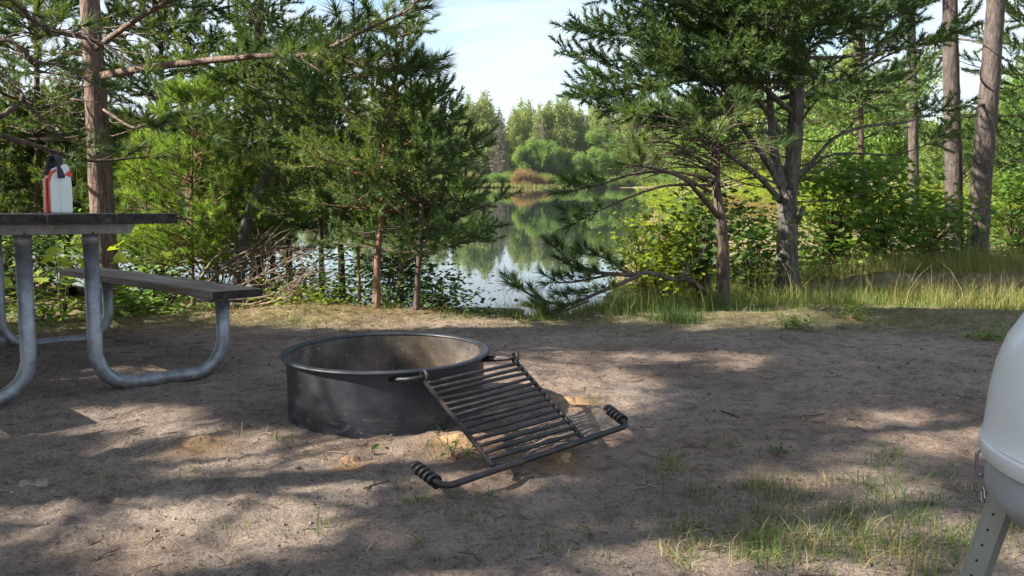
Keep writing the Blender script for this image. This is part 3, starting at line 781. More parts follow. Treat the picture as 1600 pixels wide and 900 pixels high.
# pine left of the frame with low curved limbs reaching in
p = Pine(12)
L = np.array([(-5.3, 6.3, gz(-5.3, 6.3) - .05), (-5.32, 6.3, 1.5), (-5.3, 6.35, 3.4), (-5.25, 6.4, 6.2)])
T, rT = thin_trunk(L, .12, .04, 30); tube(p.w, T, rT, 16, bump=.1)
kw = dict(style='red', step=.08, tl=.34, sc=1.0)
p.limb([T[6], at(-60, 195, 6.3), at(0, 212, 6.4), at(70, 232, 6.6), at(135, 252, 6.9), at(230, 245, 7.2)], .034, .006, t0=.55, **kw)
p.limb([T[7], at(-30, 190, 6.3), at(15, 172, 6.35), at(36, 152, 6.4), at(10, 120, 6.5), at(-40, 90, 6.6)], .026, .008, t0=.6, **kw)
p.limb([at(34, 155, 6.4), at(70, 190, 6.5), at(110, 222, 6.6), at(160, 232, 6.8)], .014, .004, t0=.5, **kw)
p.limb([T[12], at(-20, -5, 6.2), at(60, 40, 6.3), at(150, 62, 6.2), at(230, 120, 6.1)], .022, .005, t0=.3, **kw)
p.limb([T[11], at(-20, 60, 6.2), at(50, 95, 6.2), at(100, 105, 6.3), at(190, 160, 6.3)], .018, .005, t0=.3, **kw)
for q in range(22):
    x, y = rnd.uniform(0, 120), rnd.uniform(40, 215)
    B = pxline([(x, y, 6.5), (x + rnd.uniform(20, 50), y + rnd.uniform(-25, 25), 6.45), (x + rnd.uniform(40, 100), y + rnd.uniform(-50, 30), 6.4)])
    tube(p.w, smoothline(B, 6), np.linspace(.0055, .0015, 6), 4)
p.crown(T, rT, 1.9, 6.0, 30, 1.9, 1.0, 0, 25, 'red', step=.15, tl=.42, sc=1.1)
p.done('red_pine', 'pine with low crooked brown limbs reaching in over the picnic table from the photo edge', 'pine tree', 'bark_red', 'red', REDP, base_of(T), reject=True)

# jack pines and white pines filling the left bank
def auto_pine(seed, name, label, pts, r0, r1, z0, z1, nb, l0, l1, e0, e1, style, leaf, bark, proto, group=None, cat='pine tree', reject=False, limbs=(), bias=0., **kw):
    p = Pine(seed); L = rooted(pts); T, rT = thin_trunk(L, r0, r1, 26); tube(p.w, T, rT, 10, bump=.1)
    p.crown(T, rT, z0, z1, nb, l0, l1, e0, e1, style, **kw)
    for pp, a, b, k2 in limbs: p.limb(pxline(pp), a, b, style if k2 else None, **({} if not k2 else dict(t0=.25, step=kw.get('step', .16), tl=kw.get('tl', .3), sc=kw.get('sc', 1.))))
    # bare dead twigs low on the stem
    for q in range(9):
        z = random.Random(seed + q).uniform(.25, max(z0, .5)); i = int(np.clip(np.searchsorted(T[:, 2], z), 1, len(T) - 1)); ph = q * 2.4
        B = bough(p.g, T[i], (math.cos(ph), math.sin(ph), p.g.uniform(-.2, .4)), p.g.uniform(.15, .5), -.2, 5, .2); tube(p.w, B, np.linspace(.005, .0015, 6), 3)
    return p.done(name, label, cat, bark, leaf, proto, base_of(T), group, reject, bias)
ga = 'thin young pines on the lake bank'
jk = dict(style='jack', leaf='jack', proto=JACK, step=.12, tl=.26, sc=.9, t0=.18, curl=.12, wh=7)
auto_pine(21, 'jack_pine', 'young pine with sunlit reddish stem, tallest of the thin pines at the water edge', [(588, 482, 6.25), (590, 400, 6.25), (597, 330, 6.25), (600, 240, 6.25), (612, 150, 6.25), (630, 60, 6.25), (638, 35, 6.25)], .029, .006, .62, 2.0, 40, .70, .10, -5, 35, bark='bark_thin', group=ga, bias=.1, **jk)
auto_pine(22, 'jack_pine', 'dark bushy young pine leaning its long boughs out over the open water', [(650, 488, 6.15), (655, 400, 6.15), (660, 300, 6.15), (668, 220, 6.15), (668, 150, 6.15)], .024, .006, .30, 1.5, 46, .76, .10, 4, 30, bark='bark_dark', group=ga, **jk)
auto_pine(23, 'jack_pine', 'slim dark stemmed pine between the reddish stem and the bushy waterside pine', [(625, 480, 6.6), (627, 380, 6.6), (624, 270, 6.6), (630, 165, 6.6)], .028, .006, .45, 1.5, 34, .66, .15, -5, 35, bark='bark_dark', group=ga, **jk)
auto_pine(24, 'jack_pine', 'dark straight pine standing next to the reddish stemmed pine on its table side', [(536, 470, 7.0), (532, 380, 7.0), (527, 280, 7.0), (520, 170, 7.0)], .034, .008, .55, 1.5, 32, .75, .25, -8, 30, bark='bark_dark', group=ga, **jk)
auto_pine(25, 'jack_pine', 'dark pine behind the brush pile with crown merging into the branch above', [(503, 455, 7.4), (501, 350, 7.4), (499, 230, 7.4), (495, 130, 7.4)], .026, .008, .6, 1.72, 32, .8, .3, -8, 30, bark='bark_dark', group=ga, **jk)
auto_pine(26, 'jack_pine', 'leaning grey pine with bleached dead limbs above the brush pile', [(362, 440, 7.7), (385, 350, 7.7), (412, 285, 7.7), (440, 230, 7.7), (478, 160, 7.7), (500, 100, 7.8)], .055, .02, 1.25, 2.3, 34, .7, .4, -10, 35, bark='bark_grey', group=ga,
          limbs=[([(425, 262, 7.7), (412, 212, 7.5), (398, 200, 7.4), (382, 240, 7.3)], .012, .003, 0), ([(410, 205, 7.45), (440, 203, 7.4), (462, 215, 7.4)], .007, .002, 0), ([(400, 203, 7.4), (388, 195, 7.3), (370, 200, 7.3)], .006, .002, 0), ([(395, 240, 7.3), (415, 258, 7.2), (428, 285, 7.2)], .006, .002, 0), ([(440, 225, 7.6), (452, 190, 7.5), (478, 155, 7.5)], .013, .006, 0)], **jk)
auto_pine(27, 'jack_pine', 'small pine with yellowing low boughs between the thin pine stems', [(562, 470, 6.7), (560, 400, 6.7), (556, 330, 6.7), (556, 260, 6.7)], .016, .005, .6, 1.2, 18, .6, .3, 0, 20, bark='bark_thin', group=ga, **{**jk, 'leaf': 'jack_light'})
auto_pine(28, 'jack_pine', 'tall pine with pale straight upper trunk behind the long red pine limb', [(400, 430, 9.3), (402, 300, 9.3), (404, 150, 9.3), (405, 0, 9.3), (405, -200, 9.3)], .075, .045, 1.2, 3.9, 48, 1.2, .8, -5, 25, bark='bark_red', group=ga, **{**jk, 'step': .13, 'tl': .34, 'sc': 1.15})
auto_pine(29, 'jack_pine', 'dark pine deep in the left bank thicket between sapling and grey leaning pine', [(452, 438, 8.4), (450, 330, 8.4), (446, 200, 8.4), (440, 110, 8.4)], .035, .010, .8, 1.95, 48, .85, .45, -5, 35, bark='bark_dark', group=ga, **{**jk, 'step': .12})
auto_pine(30, 'jack_pine', 'dark pine filling the gap behind the picnic table on the left bank', [(250, 425, 9.6), (250, 300, 9.6), (252, 150, 9.6), (250, -20, 9.6)], .05, .02, .9, 3.3, 56, 1.2, .6, -5, 35, bark='bark_dark', group=ga, **{**jk, 'step': .14, 'tl': .36, 'sc': 1.2})
auto_pine(32, 'jack_pine', 'pine behind the jug, dense and dark, at the far left of the bank', [(60, 420, 9.4), (60, 300, 9.4), (58, 150, 9.4), (55, -40, 9.4)], .05, .02, .8, 3.4, 56, 1.3, .6, -5, 35, bark='bark_dark', group=ga, **{**jk, 'step': .14, 'tl': .36, 'sc': 1.2})
wp = dict(style='red', leaf='white', proto=WHITE, bark='bark_thin', step=.085, tl=.24, sc=.95, t0=.12, curl=.2, wh=9)
auto_pine(33, 'jack_pine', 'short dark bushy pine behind the jug, its boughs almost touching the ground', [(105, 425, 10.2), (105, 330, 10.2), (106, 190, 10.2)], .04, .015, .15, 1.7, 50, 1.0, .4, -8, 30, bark='bark_dark', group=ga, **{**jk, 'step': .12, 'tl': .34, 'sc': 1.2})
auto_pine(34, 'jack_pine', 'short bushy pine at the photo edge left of the jug', [(8, 425, 9.8), (8, 330, 9.8), (6, 200, 9.8)], .04, .015, .15, 1.6, 50, .95, .4, -8, 30, bark='bark_dark', group=ga, **{**jk, 'step': .12, 'tl': .34, 'sc': 1.2})
auto_pine(35, 'jack_pine', 'dark bushy pine low behind the leaning grey pine', [(425, 430, 9.3), (425, 330, 9.3), (424, 215, 9.3)], .035, .012, .2, 1.4, 44, .8, .3, -8, 30, bark='bark_dark', group=ga, **{**jk, 'step': .12, 'tl': .3, 'sc': 1.1})
gw = 'soft bright white pine saplings'
auto_pine(41, 'white_pine_sapling', 'soft bright green pine sapling behind the bench, the largest of its kind', [(300, 440, 8.0), (300, 350, 8.0), (300, 250, 8.0), (303, 165, 8.0)], .02, .006, .05, 1.75, 78, .72, .2, 5, 40, group=gw, cat='sapling', **wp)
auto_pine(42, 'white_pine_sapling', 'bright pine sapling close beside the red pine trunk, behind the tabletop end', [(228, 435, 8.5), (228, 350, 8.5), (230, 240, 8.5)], .016, .005, .05, 1.2, 50, .6, .18, 5, 40, group=gw, cat='sapling', **wp)
auto_pine(43, 'white_pine_sapling', 'bright pine sapling whose foot is hidden by the brush pile', [(380, 440, 8.3), (380, 350, 8.3), (378, 225, 8.3)], .016, .005, .05, 1.3, 50, .6, .18, 5, 40, group=gw, cat='sapling', **wp)

# open-grown jack pine right of the lake view
p = Pine(51)
L = rooted([(1234, 440, 8.2), (1230, 370, 8.2), (1231, 310, 8.2), (1238, 255, 8.2), (1243, 190, 8.2), (1246, 110, 8.2), (1246, 20, 8.2), (1243, -80, 8.2), (1238, -260, 8.2)])
T, rT = thin_trunk(L, .108, .035, 40); tube(p.w, T, rT, 16, bump=.16)
jk2 = dict(style='jack', step=.05, tl=.5, sc=1.1)
p.limb(pxline([(1230, 320, 8.2), (1214, 262, 8.15), (1207, 215, 8.1), (1203, 160, 8.1), (1196, 90, 8.0), (1180, 20, 7.9)]), .058, .012, k=10, t0=.6, **jk2)
p.limb(pxline([(1224, 300, 8.2), (1196, 250, 8.0), (1165, 205, 7.8), (1140, 165, 7.6), (1100, 120, 7.3), (1040, 90, 7.1)]), .034, .008, t0=.5, **jk2)
p.limb(pxline([(1222, 318, 8.2), (1190, 280, 8.0), (1150, 250, 7.8), (1100, 215, 7.6), (1060, 195, 7.4), (1005, 180, 7.3), (965, 172, 7.2)]), .03, .006, t0=.35, **jk2)
p.limb(pxline([(1240, 240, 8.2), (1180, 150, 8.0), (1100, 90, 7.6), (1000, 60, 7.4), (930, 45, 7.3)]), .03, .006, t0=.3, **jk2)
p.limb(pxline([(1243, 180, 8.2), (1150, 110, 7.8), (1060, 128, 7.5), (980, 138, 7.3), (925, 146, 7.2)]), .028, .006, t0=.3, **jk2)
p.limb(pxline([(1244, 130, 8.2), (1150, 40, 7.9), (1050, 5, 7.6), (960, -10, 7.5)]), .028, .006, t0=.25, **jk2)
p.limb(pxline([(1240, 350, 8.2), (1250, 338, 8.1), (1256, 322, 8.1)]), .03, .022, k=8)
p.limb(pxline([(1240, 270, 8.2), (1262, 262, 8.3), (1300, 218, 8.4), (1350, 198, 8.5), (1420, 190, 8.6), (1478, 168, 8.7)]), .026, .006, t0=.86, **jk2)
p.limb(pxline([(1238, 290, 8.2), (1290, 245, 8.0), (1350, 240, 7.9), (1400, 242, 7.8), (1470, 218, 7.7)]), .014, .004, t0=.9, **jk2)
p.limb(pxline([(1243, 165, 8.2), (1275, 135, 8.4), (1330, 120, 8.5), (1400, 80, 8.6), (1465, 66, 8.7)]), .022, .005, t0=.6, **{**jk2, 'step': .12, 'tl': .36})
p.limb(pxline([(1246, 90, 8.2), (1290, 60, 8.4), (1360, 40, 8.5), (1440, 10, 8.6)]), .02, .005, t0=.35, **jk2)
p.limb(pxline([(1244, 200, 8.2), (1285, 150, 8.0), (1330, 160, 7.9), (1390, 130, 7.8)]), .013, .004, t0=.8, **{**jk2, 'step': .12, 'tl': .36})
for q in range(14):
    sd = rnd.choice((-1, -1, 1)); y = rnd.uniform(170, 320); x = 1236
    B = pxline([(x, y, 8.2), (x + sd * rnd.uniform(40, 80), y - rnd.uniform(-10, 50), 8.0), (x + sd * rnd.uniform(100, 190), y + rnd.uniform(-70, 40), 7.8)])
    tube(p.w, smoothline(B, 8), np.linspace(.009, .002, 8), 4)
p.crown(T, rT, 1.7, 3.1, 66, 1.9, 1.6, -4, 16, 'jack', step=.075, tl=.5, sc=1.15, t0=.22, curl=.2, skip=lambda a, z: math.cos(a) > .1 and math.sin(a) < .8 and z < 2.75 and p.g.random() < .85)
p.crown(T, rT, 3.1, 4.6, 22, 1.5, .8, 10, 30, 'jack', step=.13, tl=.44, sc=1.3, t0=.25)
p.done('jack_pine', 'broad dark pine with forking grey lichened trunk on the right bank', 'pine tree', 'bark_grey', 'jack_dark', JACK, base_of(T))

# smaller red pine in front of it with low needle boughs
p = Pine(52)
L = rooted([(1130, 468, 6.9), (1130, 400, 6.9), (1127, 345, 6.9), (1119, 290, 6.95), (1120, 240, 7.0), (1115, 190, 7.0)])
T, rT = thin_trunk(L, .056, .02, 30); tube(p.w, T, rT, 12, bump=.16)
rk = dict(style='red', step=.06, tl=.3, sc=.95)
p.limb(pxline([(1124, 340, 6.9), (1105, 318, 6.8), (1085, 295, 6.7), (1070, 280, 6.6), (1030, 265, 6.4), (985, 258, 6.3)]), .026, .006, t0=.8, **rk)
p.limb(pxline([(1110, 300, 6.9), (1050, 270, 6.6), (990, 272, 6.4), (940, 288, 6.3), (898, 297, 6.2)]), .016, .005, t0=.62, **rk)
p.limb(pxline([(1110, 290, 6.9), (1040, 290, 6.6), (980, 310, 6.4), (935, 330, 6.3), (905, 345, 6.25)]), .013, .004, t0=.68, **rk)
p.limb(pxline([(1118, 270, 6.9), (1060, 228, 6.7), (1020, 222, 6.6), (990, 232, 6.5)]), .013, .004, t0=.85, **rk)
p.limb(pxline([(1118, 240, 6.9), (1060, 190, 6.8), (1000, 180, 6.7)]), .013, .004, t0=.6, **rk)
for q in range(16):
    y = rnd.uniform(200, 310)
    B = pxline([(1120, y, 6.95), (1120 - rnd.uniform(40, 90), y - rnd.uniform(0, 30), 6.7), (1120 - rnd.uniform(120, 190), y + rnd.uniform(-20, 30), 6.5)])
    tube(p.w, smoothline(B, 8), np.linspace(.006, .0015, 8), 4)
p.crown(T, rT, 1.1, 1.36, 7, .6, .4, -5, 20, 'red', step=.09, tl=.26, sc=.85)
for q in range(22):
    y = rnd.uniform(205, 300); sd = rnd.uniform(-1, .6)
    tube(p.w, smoothline(pxline([(1118, y, 6.95), (1118 + sd * 80, y - rnd.uniform(5, 30), 6.8), (1118 + sd * 190, y + rnd.uniform(-40, 25), 6.6)]), 8), np.linspace(.007, .0015, 8), 4)
p.done('red_pine', 'smaller pine with long needle tufts in front of the grey forked pine', 'pine tree', 'bark_dark', 'red', REDP, base_of(T))

# bough lying low at the water edge
p = Pine(53)
b0 = gpt(1112, 470); b0 = b0 * 1.0
p.limb([b0, at(1092, 449, 6.75), at(1072, 436, 6.65), at(1050, 437, 6.6), at(1024, 428, 6.55), at(1005, 426, 6.5), at(985, 432, 6.5)], .022, .015, k=10, bump_=.3)
for q in range(10):
    x_ = rnd.uniform(985, 1090); B = pxline([(x_, 432 + max(0, x_ - 1050) * .3, 6.55), (x_ + rnd.uniform(-20, 10), 432 + rnd.uniform(-30, 15), 6.5), (x_ + rnd.uniform(-45, 10), 432 + rnd.uniform(-50, 25), 6.45)]); tube(p.w, smoothline(B, 6), np.linspace(.006, .0015, 6), 4)
for pts, a, b in [([(990, 430, 6.5), (930, 425, 6.4), (890, 405, 6.3), (868, 388, 6.25)], .018, .005), ([(1000, 430, 6.5), (940, 455, 6.3), (890, 475, 6.2), (845, 468, 6.15), (806, 448, 6.1)], .018, .005), ([(960, 428, 6.45), (900, 440, 6.3), (865, 442, 6.25)], .012, .004), ([(980, 428, 6.5), (950, 405, 6.45), (915, 395, 6.4)], .012, .004), ([(920, 470, 6.25), (870, 488, 6.15), (838, 480, 6.1)], .010, .004)]:
    p.limb(pxline(pts), a, b, t0=.12, style='red', step=.055, tl=.22, sc=.8)
p.limb([at(1060, 434, 6.6), at(1090, 405, 6.65), at(1105, 380, 6.7)], .012, .006)
p.done('pine_bough', 'crooked low pine bough with needle tufts spreading over the lake edge', 'pine bough', 'bark_red', 'red', REDP, b0)

# two straight red pine trunks on the right, their crowns above the picture
def tall_pine(seed, label, pts, r0, r1, zc, extra=()):
    p = Pine(seed); L = rooted(pts); T, rT = thin_trunk(L, r0, r1, 40); tube(p.w, T, rT, 16, bump=.1)
    p.crown(T, rT, zc, T[-1][2], 26, 1.7, 1.0, 0, 30, 'red', step=.17, tl=.42, sc=1.15, t0=.25)
    for pp in extra: B = smoothline(pxline(pp), 8); tube(p.w, B, np.linspace(.016, .004, 8), 5)
    return p.done('red_pine', label, 'pine tree', 'bark_shade', 'red', REDP, base_of(T), 'straight red pines on the right bank')
tall_pine(61, 'upright red pine trunk, slimmer of the close pair on the right bank', [(1491, 400, 10.8), (1490, 280, 10.8), (1487, 150, 10.8), (1484, 0, 10.8), (1480, -250, 10.8), (1478, -480, 10.8)], .112, .07, 3.7, [[(1490, 60, 10.8), (1530, 66, 10.5), (1560, 85, 10.3)]])
tall_pine(62, 'red pine trunk leaning slightly outward, thicker of the close pair on the right bank', [(1527, 398, 10.5), (1534, 280, 10.5), (1545, 150, 10.5), (1556, 0, 10.5), (1574, -250, 10.5), (1585, -480, 10.5)], .125, .085, 3.7, [[(1543, 160, 10.5), (1520, 172, 10.3), (1512, 190, 10.2)], [(1545, 140, 10.5), (1532, 120, 10.3), (1538, 85, 10.1)], [(1535, 265, 10.5), (1512, 240, 10.3), (1505, 260, 10.2)]])
tall_pine(63, 'thin reddish pine trunk seen through the boughs behind the leafy shrubs', [(1428, 385, 14), (1428, 280, 14), (1426, 150, 14), (1423, 20, 14), (1420, -200, 14)], .085, .06, 3.6)
# dark pines closing the right edge
jr = dict(style='jack', leaf='jack', proto=JACK, bark='bark_dark', step=.15, tl=.4, sc=1.3, t0=.2, curl=.4, reject=False)
auto_pine(64, 'jack_pine', 'dark pine at the right edge behind the outward leaning trunk', [(1625, 410, 11.8), (1625, 250, 11.8), (1622, 60, 11.8), (1620, -150, 11.8)], .07, .03, .9, 4.6, 54, 1.1, .8, -5, 25, **jr)
auto_pine(65, 'jack_pine', 'pine behind the pair of straight trunks with sunlit light green needles', [(1500, 395, 16), (1500, 300, 16), (1500, 215, 16)], .05, .02, .8, 1.75, 26, .9, .4, 0, 35, **{**jr, 'leaf': 'jack_light'})
auto_pine(66, 'jack_pine', 'dark low boughed pine behind the grey forked pine', [(1345, 400, 12.5), (1345, 250, 12.5), (1345, 60, 12.5), (1345, -60, 12.5)], .06, .02, 1.5, 3.8, 34, 1.2, .6, 0, 30, **jr)

# ------------------------------------------------------------------ trees outside the frame whose boughs shade the clearing
gs = 'pines left of the clearing that shade it'
def shade_pine(seed, x, y, h, zc, n, l0, leaf='red', sc=1.5):
    p = Pine(seed); z = gz(x, y); L = np.array([(x, y, z - .05), (x + .05, y, z + h * .5), (x + .1, y + .05, z + h)])
    T, rT = thin_trunk(L, .13, .03, 20); tube(p.w, T, rT, 12, bump=.1)
    p.crown(T, rT, zc, h * .97, int(n * 1.5), l0, l0 * .5, -5, 30, 'red', step=.17, tl=.62, sc=sc, t0=.12, seg=6)
    return p.done('red_pine', 'red pine beyond the picnic table whose boughs throw dappled shade over the clearing', 'pine tree', 'bark_red', leaf, SHADE, np.array([x, y, z]), gs, reject=True)
for q, (x, y, h, zc, n, l0) in enumerate([(-5.6, 1.4, 6.5, .9, 54, 2.0), (-5.2, 3.6, 5.2, 1.2, 44, 1.7), (-7.2, 3.2, 7.5, 1.0, 54, 2.1), (-7.6, .2, 8.5, 1.5, 60, 2.3), (-9.6, 2.4, 9.5, 1.5, 64, 2.4), (-5.0, -1.0, 6.5, .9, 50, 2.0)]):
    shade_pine(100 + q, x, y, h, zc, n, l0)

# ------------------------------------------------------------------ leafy shrubs and plants
def leaves(acc, P, S, proto, tilt=.45, a=None):
    n = len(P); Nn = np.stack([rng.normal(0, tilt, n), rng.normal(0, tilt, n) - .15, np.ones(n)], -1)
    ph = rng.random(n) * 6.283; D = np.stack([np.cos(ph), np.sin(ph), rng.normal(-.2, .25, n)], -1)
    place(acc, proto, P, D, S, N=Nn, a=a)
def shrub(name, label, cat, base, h, rad, clumps, per, ls, leaf, proto=MAPLE, bark='bark_dark', group=None, low=.1, flat=.45, stems=5, spread=1.2):
    g = rnd; w = Acc(); P = []; a = []; base = np.asarray(base, float)
    clumps = int(clumps * 1.2)
    for q in range(clumps):
        f = g.random(); zz = low + (1 - low) * f; rr = rad * math.sqrt(g.random()) * (1 - .55 * max(0, f - .45) / .55) * (.6 + .4 * min(1, f / .35)); t = g.uniform(0, 6.283)
        c = base + np.array([rr * math.cos(t), rr * math.sin(t), h * zz]); cr = g.uniform(.7, 1.3) * ls * 2.2
        per_ = int(per * 1.9); Q = rng.normal(size=(per_, 3)) * np.array([cr, cr, cr * flat]) * spread + c
        P.append(Q); a.append(np.clip(g.uniform(.15, .8) + rng.normal(0, .14, per_), 0, 1))
        if q % max(1, clumps // (stems * 5)) == 0:
            b = base + np.array([g.gauss(0, rad * .08), g.gauss(0, rad * .08), -.02]); m = b + (c - b) * .5 + np.array([0, 0, .12 * h])
            tube(w, smoothline([b, m, c], 7), np.linspace(.004 + .006 * h, .0018, 7), 4)
    P = np.concatenate(P); P[:, 2] = np.maximum(P[:, 2], base[2] + .02)
    root = empty(name, base, label, cat, group)
    w.build('stem', M[bark], root, base, True)
    A = Acc(); leaves(A, P, ls * rng.uniform(.6, 1.2, len(P)), proto, a=np.concatenate(a)); A.build('foliage', M[leaf], root, base)
    return root
def gp(px, D): 
    x = (px - 800) / F * D; return (x, D, gz(x, D))
sg = 'maple saplings on the right bank'
shrub('maple_sapling', 'green maple sapling just right of the grey forked trunk', 'sapling', gp(1300, 9.2), 1.25, .55, 46, 16, .085, 'maple', group=sg)
shrub('maple_sapling', 'fullest maple sapling, between the grey forked trunk and the straight trunk pair', 'sapling', gp(1370, 9.6), 1.15, .6, 50, 16, .085, 'maple', group=sg)
shrub('maple_sapling', 'low maple sapling at the foot of the slim straight pine trunk', 'sapling', gp(1450, 10.0), .8, .5, 34, 16, .08, 'maple', group=sg)
shrub('maple_sapling', 'maple sapling at the right edge beyond the tall grass', 'sapling', gp(1590, 11.5), 1.0, .7, 46, 16, .085, 'maple', group=sg)
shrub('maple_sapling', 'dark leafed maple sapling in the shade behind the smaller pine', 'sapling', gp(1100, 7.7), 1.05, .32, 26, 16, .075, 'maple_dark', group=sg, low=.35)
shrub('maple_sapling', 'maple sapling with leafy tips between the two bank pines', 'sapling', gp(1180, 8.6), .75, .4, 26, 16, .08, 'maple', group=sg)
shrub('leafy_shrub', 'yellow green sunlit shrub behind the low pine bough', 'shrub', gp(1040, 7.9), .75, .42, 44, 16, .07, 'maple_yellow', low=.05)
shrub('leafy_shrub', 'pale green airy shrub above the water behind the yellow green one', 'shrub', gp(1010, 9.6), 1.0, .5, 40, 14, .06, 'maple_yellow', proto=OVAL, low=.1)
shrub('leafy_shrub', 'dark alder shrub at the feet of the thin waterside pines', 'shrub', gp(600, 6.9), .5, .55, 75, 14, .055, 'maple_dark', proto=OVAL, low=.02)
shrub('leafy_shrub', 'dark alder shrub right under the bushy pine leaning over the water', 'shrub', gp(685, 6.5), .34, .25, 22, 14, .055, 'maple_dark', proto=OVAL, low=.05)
shrub('leafy_shrub', 'green leafed shrub among the stems behind the brush pile', 'shrub', gp(480, 7.2), .45, .4, 30, 14, .06, 'maple', proto=OVAL, low=.05)
shrub('leafy_plant', 'bright broad leafed seedling seen between the two near table legs', 'plant', gp(92, 6.4), .55, .16, 5, 5, .12, 'maple_yellow', low=.3, stems=2)
shrub('leafy_plant', 'low green broad leafed plant behind the bench support tube', 'plant', gp(205, 6.6), .14, .30, 16, 8, .09, 'maple', proto=OVAL, low=.1)
shrub('leafy_plant', 'green low plants behind the far bench end', 'plant', gp(250, 7.4), .4, .45, 24, 12, .05, 'maple', proto=OVAL, low=.05)
shrub('leafy_plant', 'yellow green low plant between the brush pile and the needle mound', 'plant', gp(480, 6.6), .2, .38, 30, 12, .045, 'maple_yellow', proto=OVAL, low=.05)
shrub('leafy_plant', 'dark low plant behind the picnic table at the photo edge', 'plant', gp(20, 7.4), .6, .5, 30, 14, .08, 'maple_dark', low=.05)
shrub('leafy_plant', 'low green plant on the ground between the table frames', 'plant', gp(60, 6.0), .15, .3, 14, 8, .06, 'maple', proto=OVAL, low=.1)
for q, (px_, D_, h_, r_, n_) in enumerate([(150, 8.6, .8, .5, 34), (240, 8.9, .7, .45, 34), (330, 8.8, .6, .42, 34), (410, 8.6, .55, .4, 30)]):
    shrub('leafy_shrub', ['green bank shrub behind the red pine trunk and the table frame', 'green bank shrub behind the bench, between trunk and largest sapling', 'green bank shrub showing under the largest soft sapling', 'green bank shrub behind the brush heap, by the leaning grey pine'][q], 'shrub', gp(px_, D_), h_, r_, n_, 14, .06, ('maple', 'maple_dark')[q % 2], proto=OVAL, low=.02)
# small weeds on the sand
def weed(px, py, h, r, n, ls, leaf, label, proto=OVAL, per=5):
    c = gpt(px, py); return shrub('weed', label, 'weed', c, h, r, n, per, ls, leaf, proto, 'bark_thin', 'weeds on the sand', .05, .5, 2, .55)
weed(583, 708, .05, .018, 2, .035, 'maple', 'small upright green leaf sprout in front of the ring wall', per=1)
weed(708, 716, .05, .035, 4, .024, 'maple', 'small light green weed beside the lower left corner of the grate', per=2)
weed(1235, 514, .07, .13, 9, .04, 'maple', 'flat green weed at the edge of the bare sand below the forked pine')
weed(1335, 498, .10, .14, 12, .035, 'maple', 'round green weed on the sand edge below the maple saplings')
weed(1553, 534, .06, .13, 10, .04, 'maple', 'bright green weed patch on the sand just behind the domed grill')
weed(1213, 712, .03, .03, 3, .02, 'maple_dark', 'dark weed tuft on open sand beside the sunlit patch')
# bluish weed clump: fine grass-like leaves
def blades(acc, P, Hh, W, lean=.5, a=None, seg=3):
    n = len(P); ph = rng.random(n) * 6.283; d = np.stack([np.cos(ph), np.sin(ph), np.zeros(n)], -1); s = np.stack([-np.sin(ph), np.cos(ph), np.zeros(n)], -1)
    tw = rng.random(n) * 3.14; s = s * np.cos(tw)[:, None] + d * np.sin(tw)[:, None]
    ln = np.abs(rng.normal(0, lean, n)) * Hh; a = rng.random(n) if a is None else a
    rows = []
    for k in range(seg + 1):
        f = k / seg; c = P + np.stack([np.zeros(n), np.zeros(n), Hh * f * (1 - .25 * f * np.minimum(1, ln / Hh))], -1) + d * (ln * f * f)[:, None]
        w_ = (W * (1 - f) ** .7 * .5)[:, None]
        rows += [c - s * w_, c + s * w_] if k < seg else [c]
    m = len(rows); V = np.stack(rows, 1).reshape(-1, 3); o = (np.arange(n) * m)[:, None]
    Q = np.concatenate([o + np.array([[2 * k, 2 * k + 1, 2 * k + 3, 2 * k + 2]]) for k in range(seg - 1)])
    T = o + np.array([[2 * seg - 2, 2 * seg - 1, 2 * seg]])
    acc.add(V, T=T, Q=Q, a=np.repeat(a, m))
def tussock(px, py, r, n, h, leaf, name, label, cat):
    c = gpt(px, py); P = c + np.stack([rng.normal(0, r * .5, n), rng.normal(0, r * .5, n), np.zeros(n) - .01], -1)
    A = Acc(); blades(A, P, h * rng.uniform(.5, 1.1, n), np.full(n, .004), .6); o = A.build(name, M[leaf], None, c); o.location = c
    return tag(o, label, cat)
tussock(1058, 502, .16, 420, .16, 'maple_dark', 'weed_clump', 'dense bluish green weed clump at the sand edge below the smaller pine', 'weed')

# grass
def scatter(n, fn, x0, x1, y0, y1):
    x = rng.uniform(x0, x1, n); y = rng.uniform(y0, y1, n); k = rng.random(n) < fn(x, y); x, y = x[k], y[k]
    return np.stack([x, y, ground(x, y) - .008], -1)
def tall(x, y):
    s, _ = shore(x, y); e = np.interp(x, [-1.2, -.6, 0, .4, .9, 2.0, 3.2, 4.2, 6, 9], [6.1, 6.0, 6.0, 5.95, 5.9, 6.3, 6.75, 6.6, 6.3, 6])
    cl = fbm(x * 1.6, y * 1.6, 3, 8); c2 = vnoise(x * 7, y * 7, 9)
    return sst(-.55, .75, y - e + (fbm(x * 2.5, y * 2.5, 2, 71) - .5) * .8) * np.maximum(sst(.32, .55, cl), .75 * sst(1.2, 2.6, x)) * np.maximum(sst(.3, .8, c2), .4 * sst(1.2, 2.6, x)) * (s > -.12) * np.where((x > -.9) & (x < .25) & (y > 6.6), .25, 1)
A = Acc()
P = scatter(150000, tall, -1.0, 8.5, 5.8, 10.5); n = len(P); cl = vnoise(P[:, 0] * 1.1, P[:, 1] * 1.1, 61)
hh = rng.uniform(.05, .22, n) * (.7 + .8 * cl); st = rng.random(n) < .035; hh[st] = rng.uniform(.25, .52, st.sum())
rightness = sst(1.0, 3.5, P[:, 0])
blades(A, P, hh, np.where(st, .003, .0042), .6, np.clip(-.02 + .42 * rng.random(n) + .42 * rightness * rng.random(n) + np.where(st, .4, 0) + .15 * (cl - .5), 0, 1))
q_ = np.where(st)[0]                                            # seed heads
tag(A.build('tall_grass', M['grass_tall']), kind='stuff')
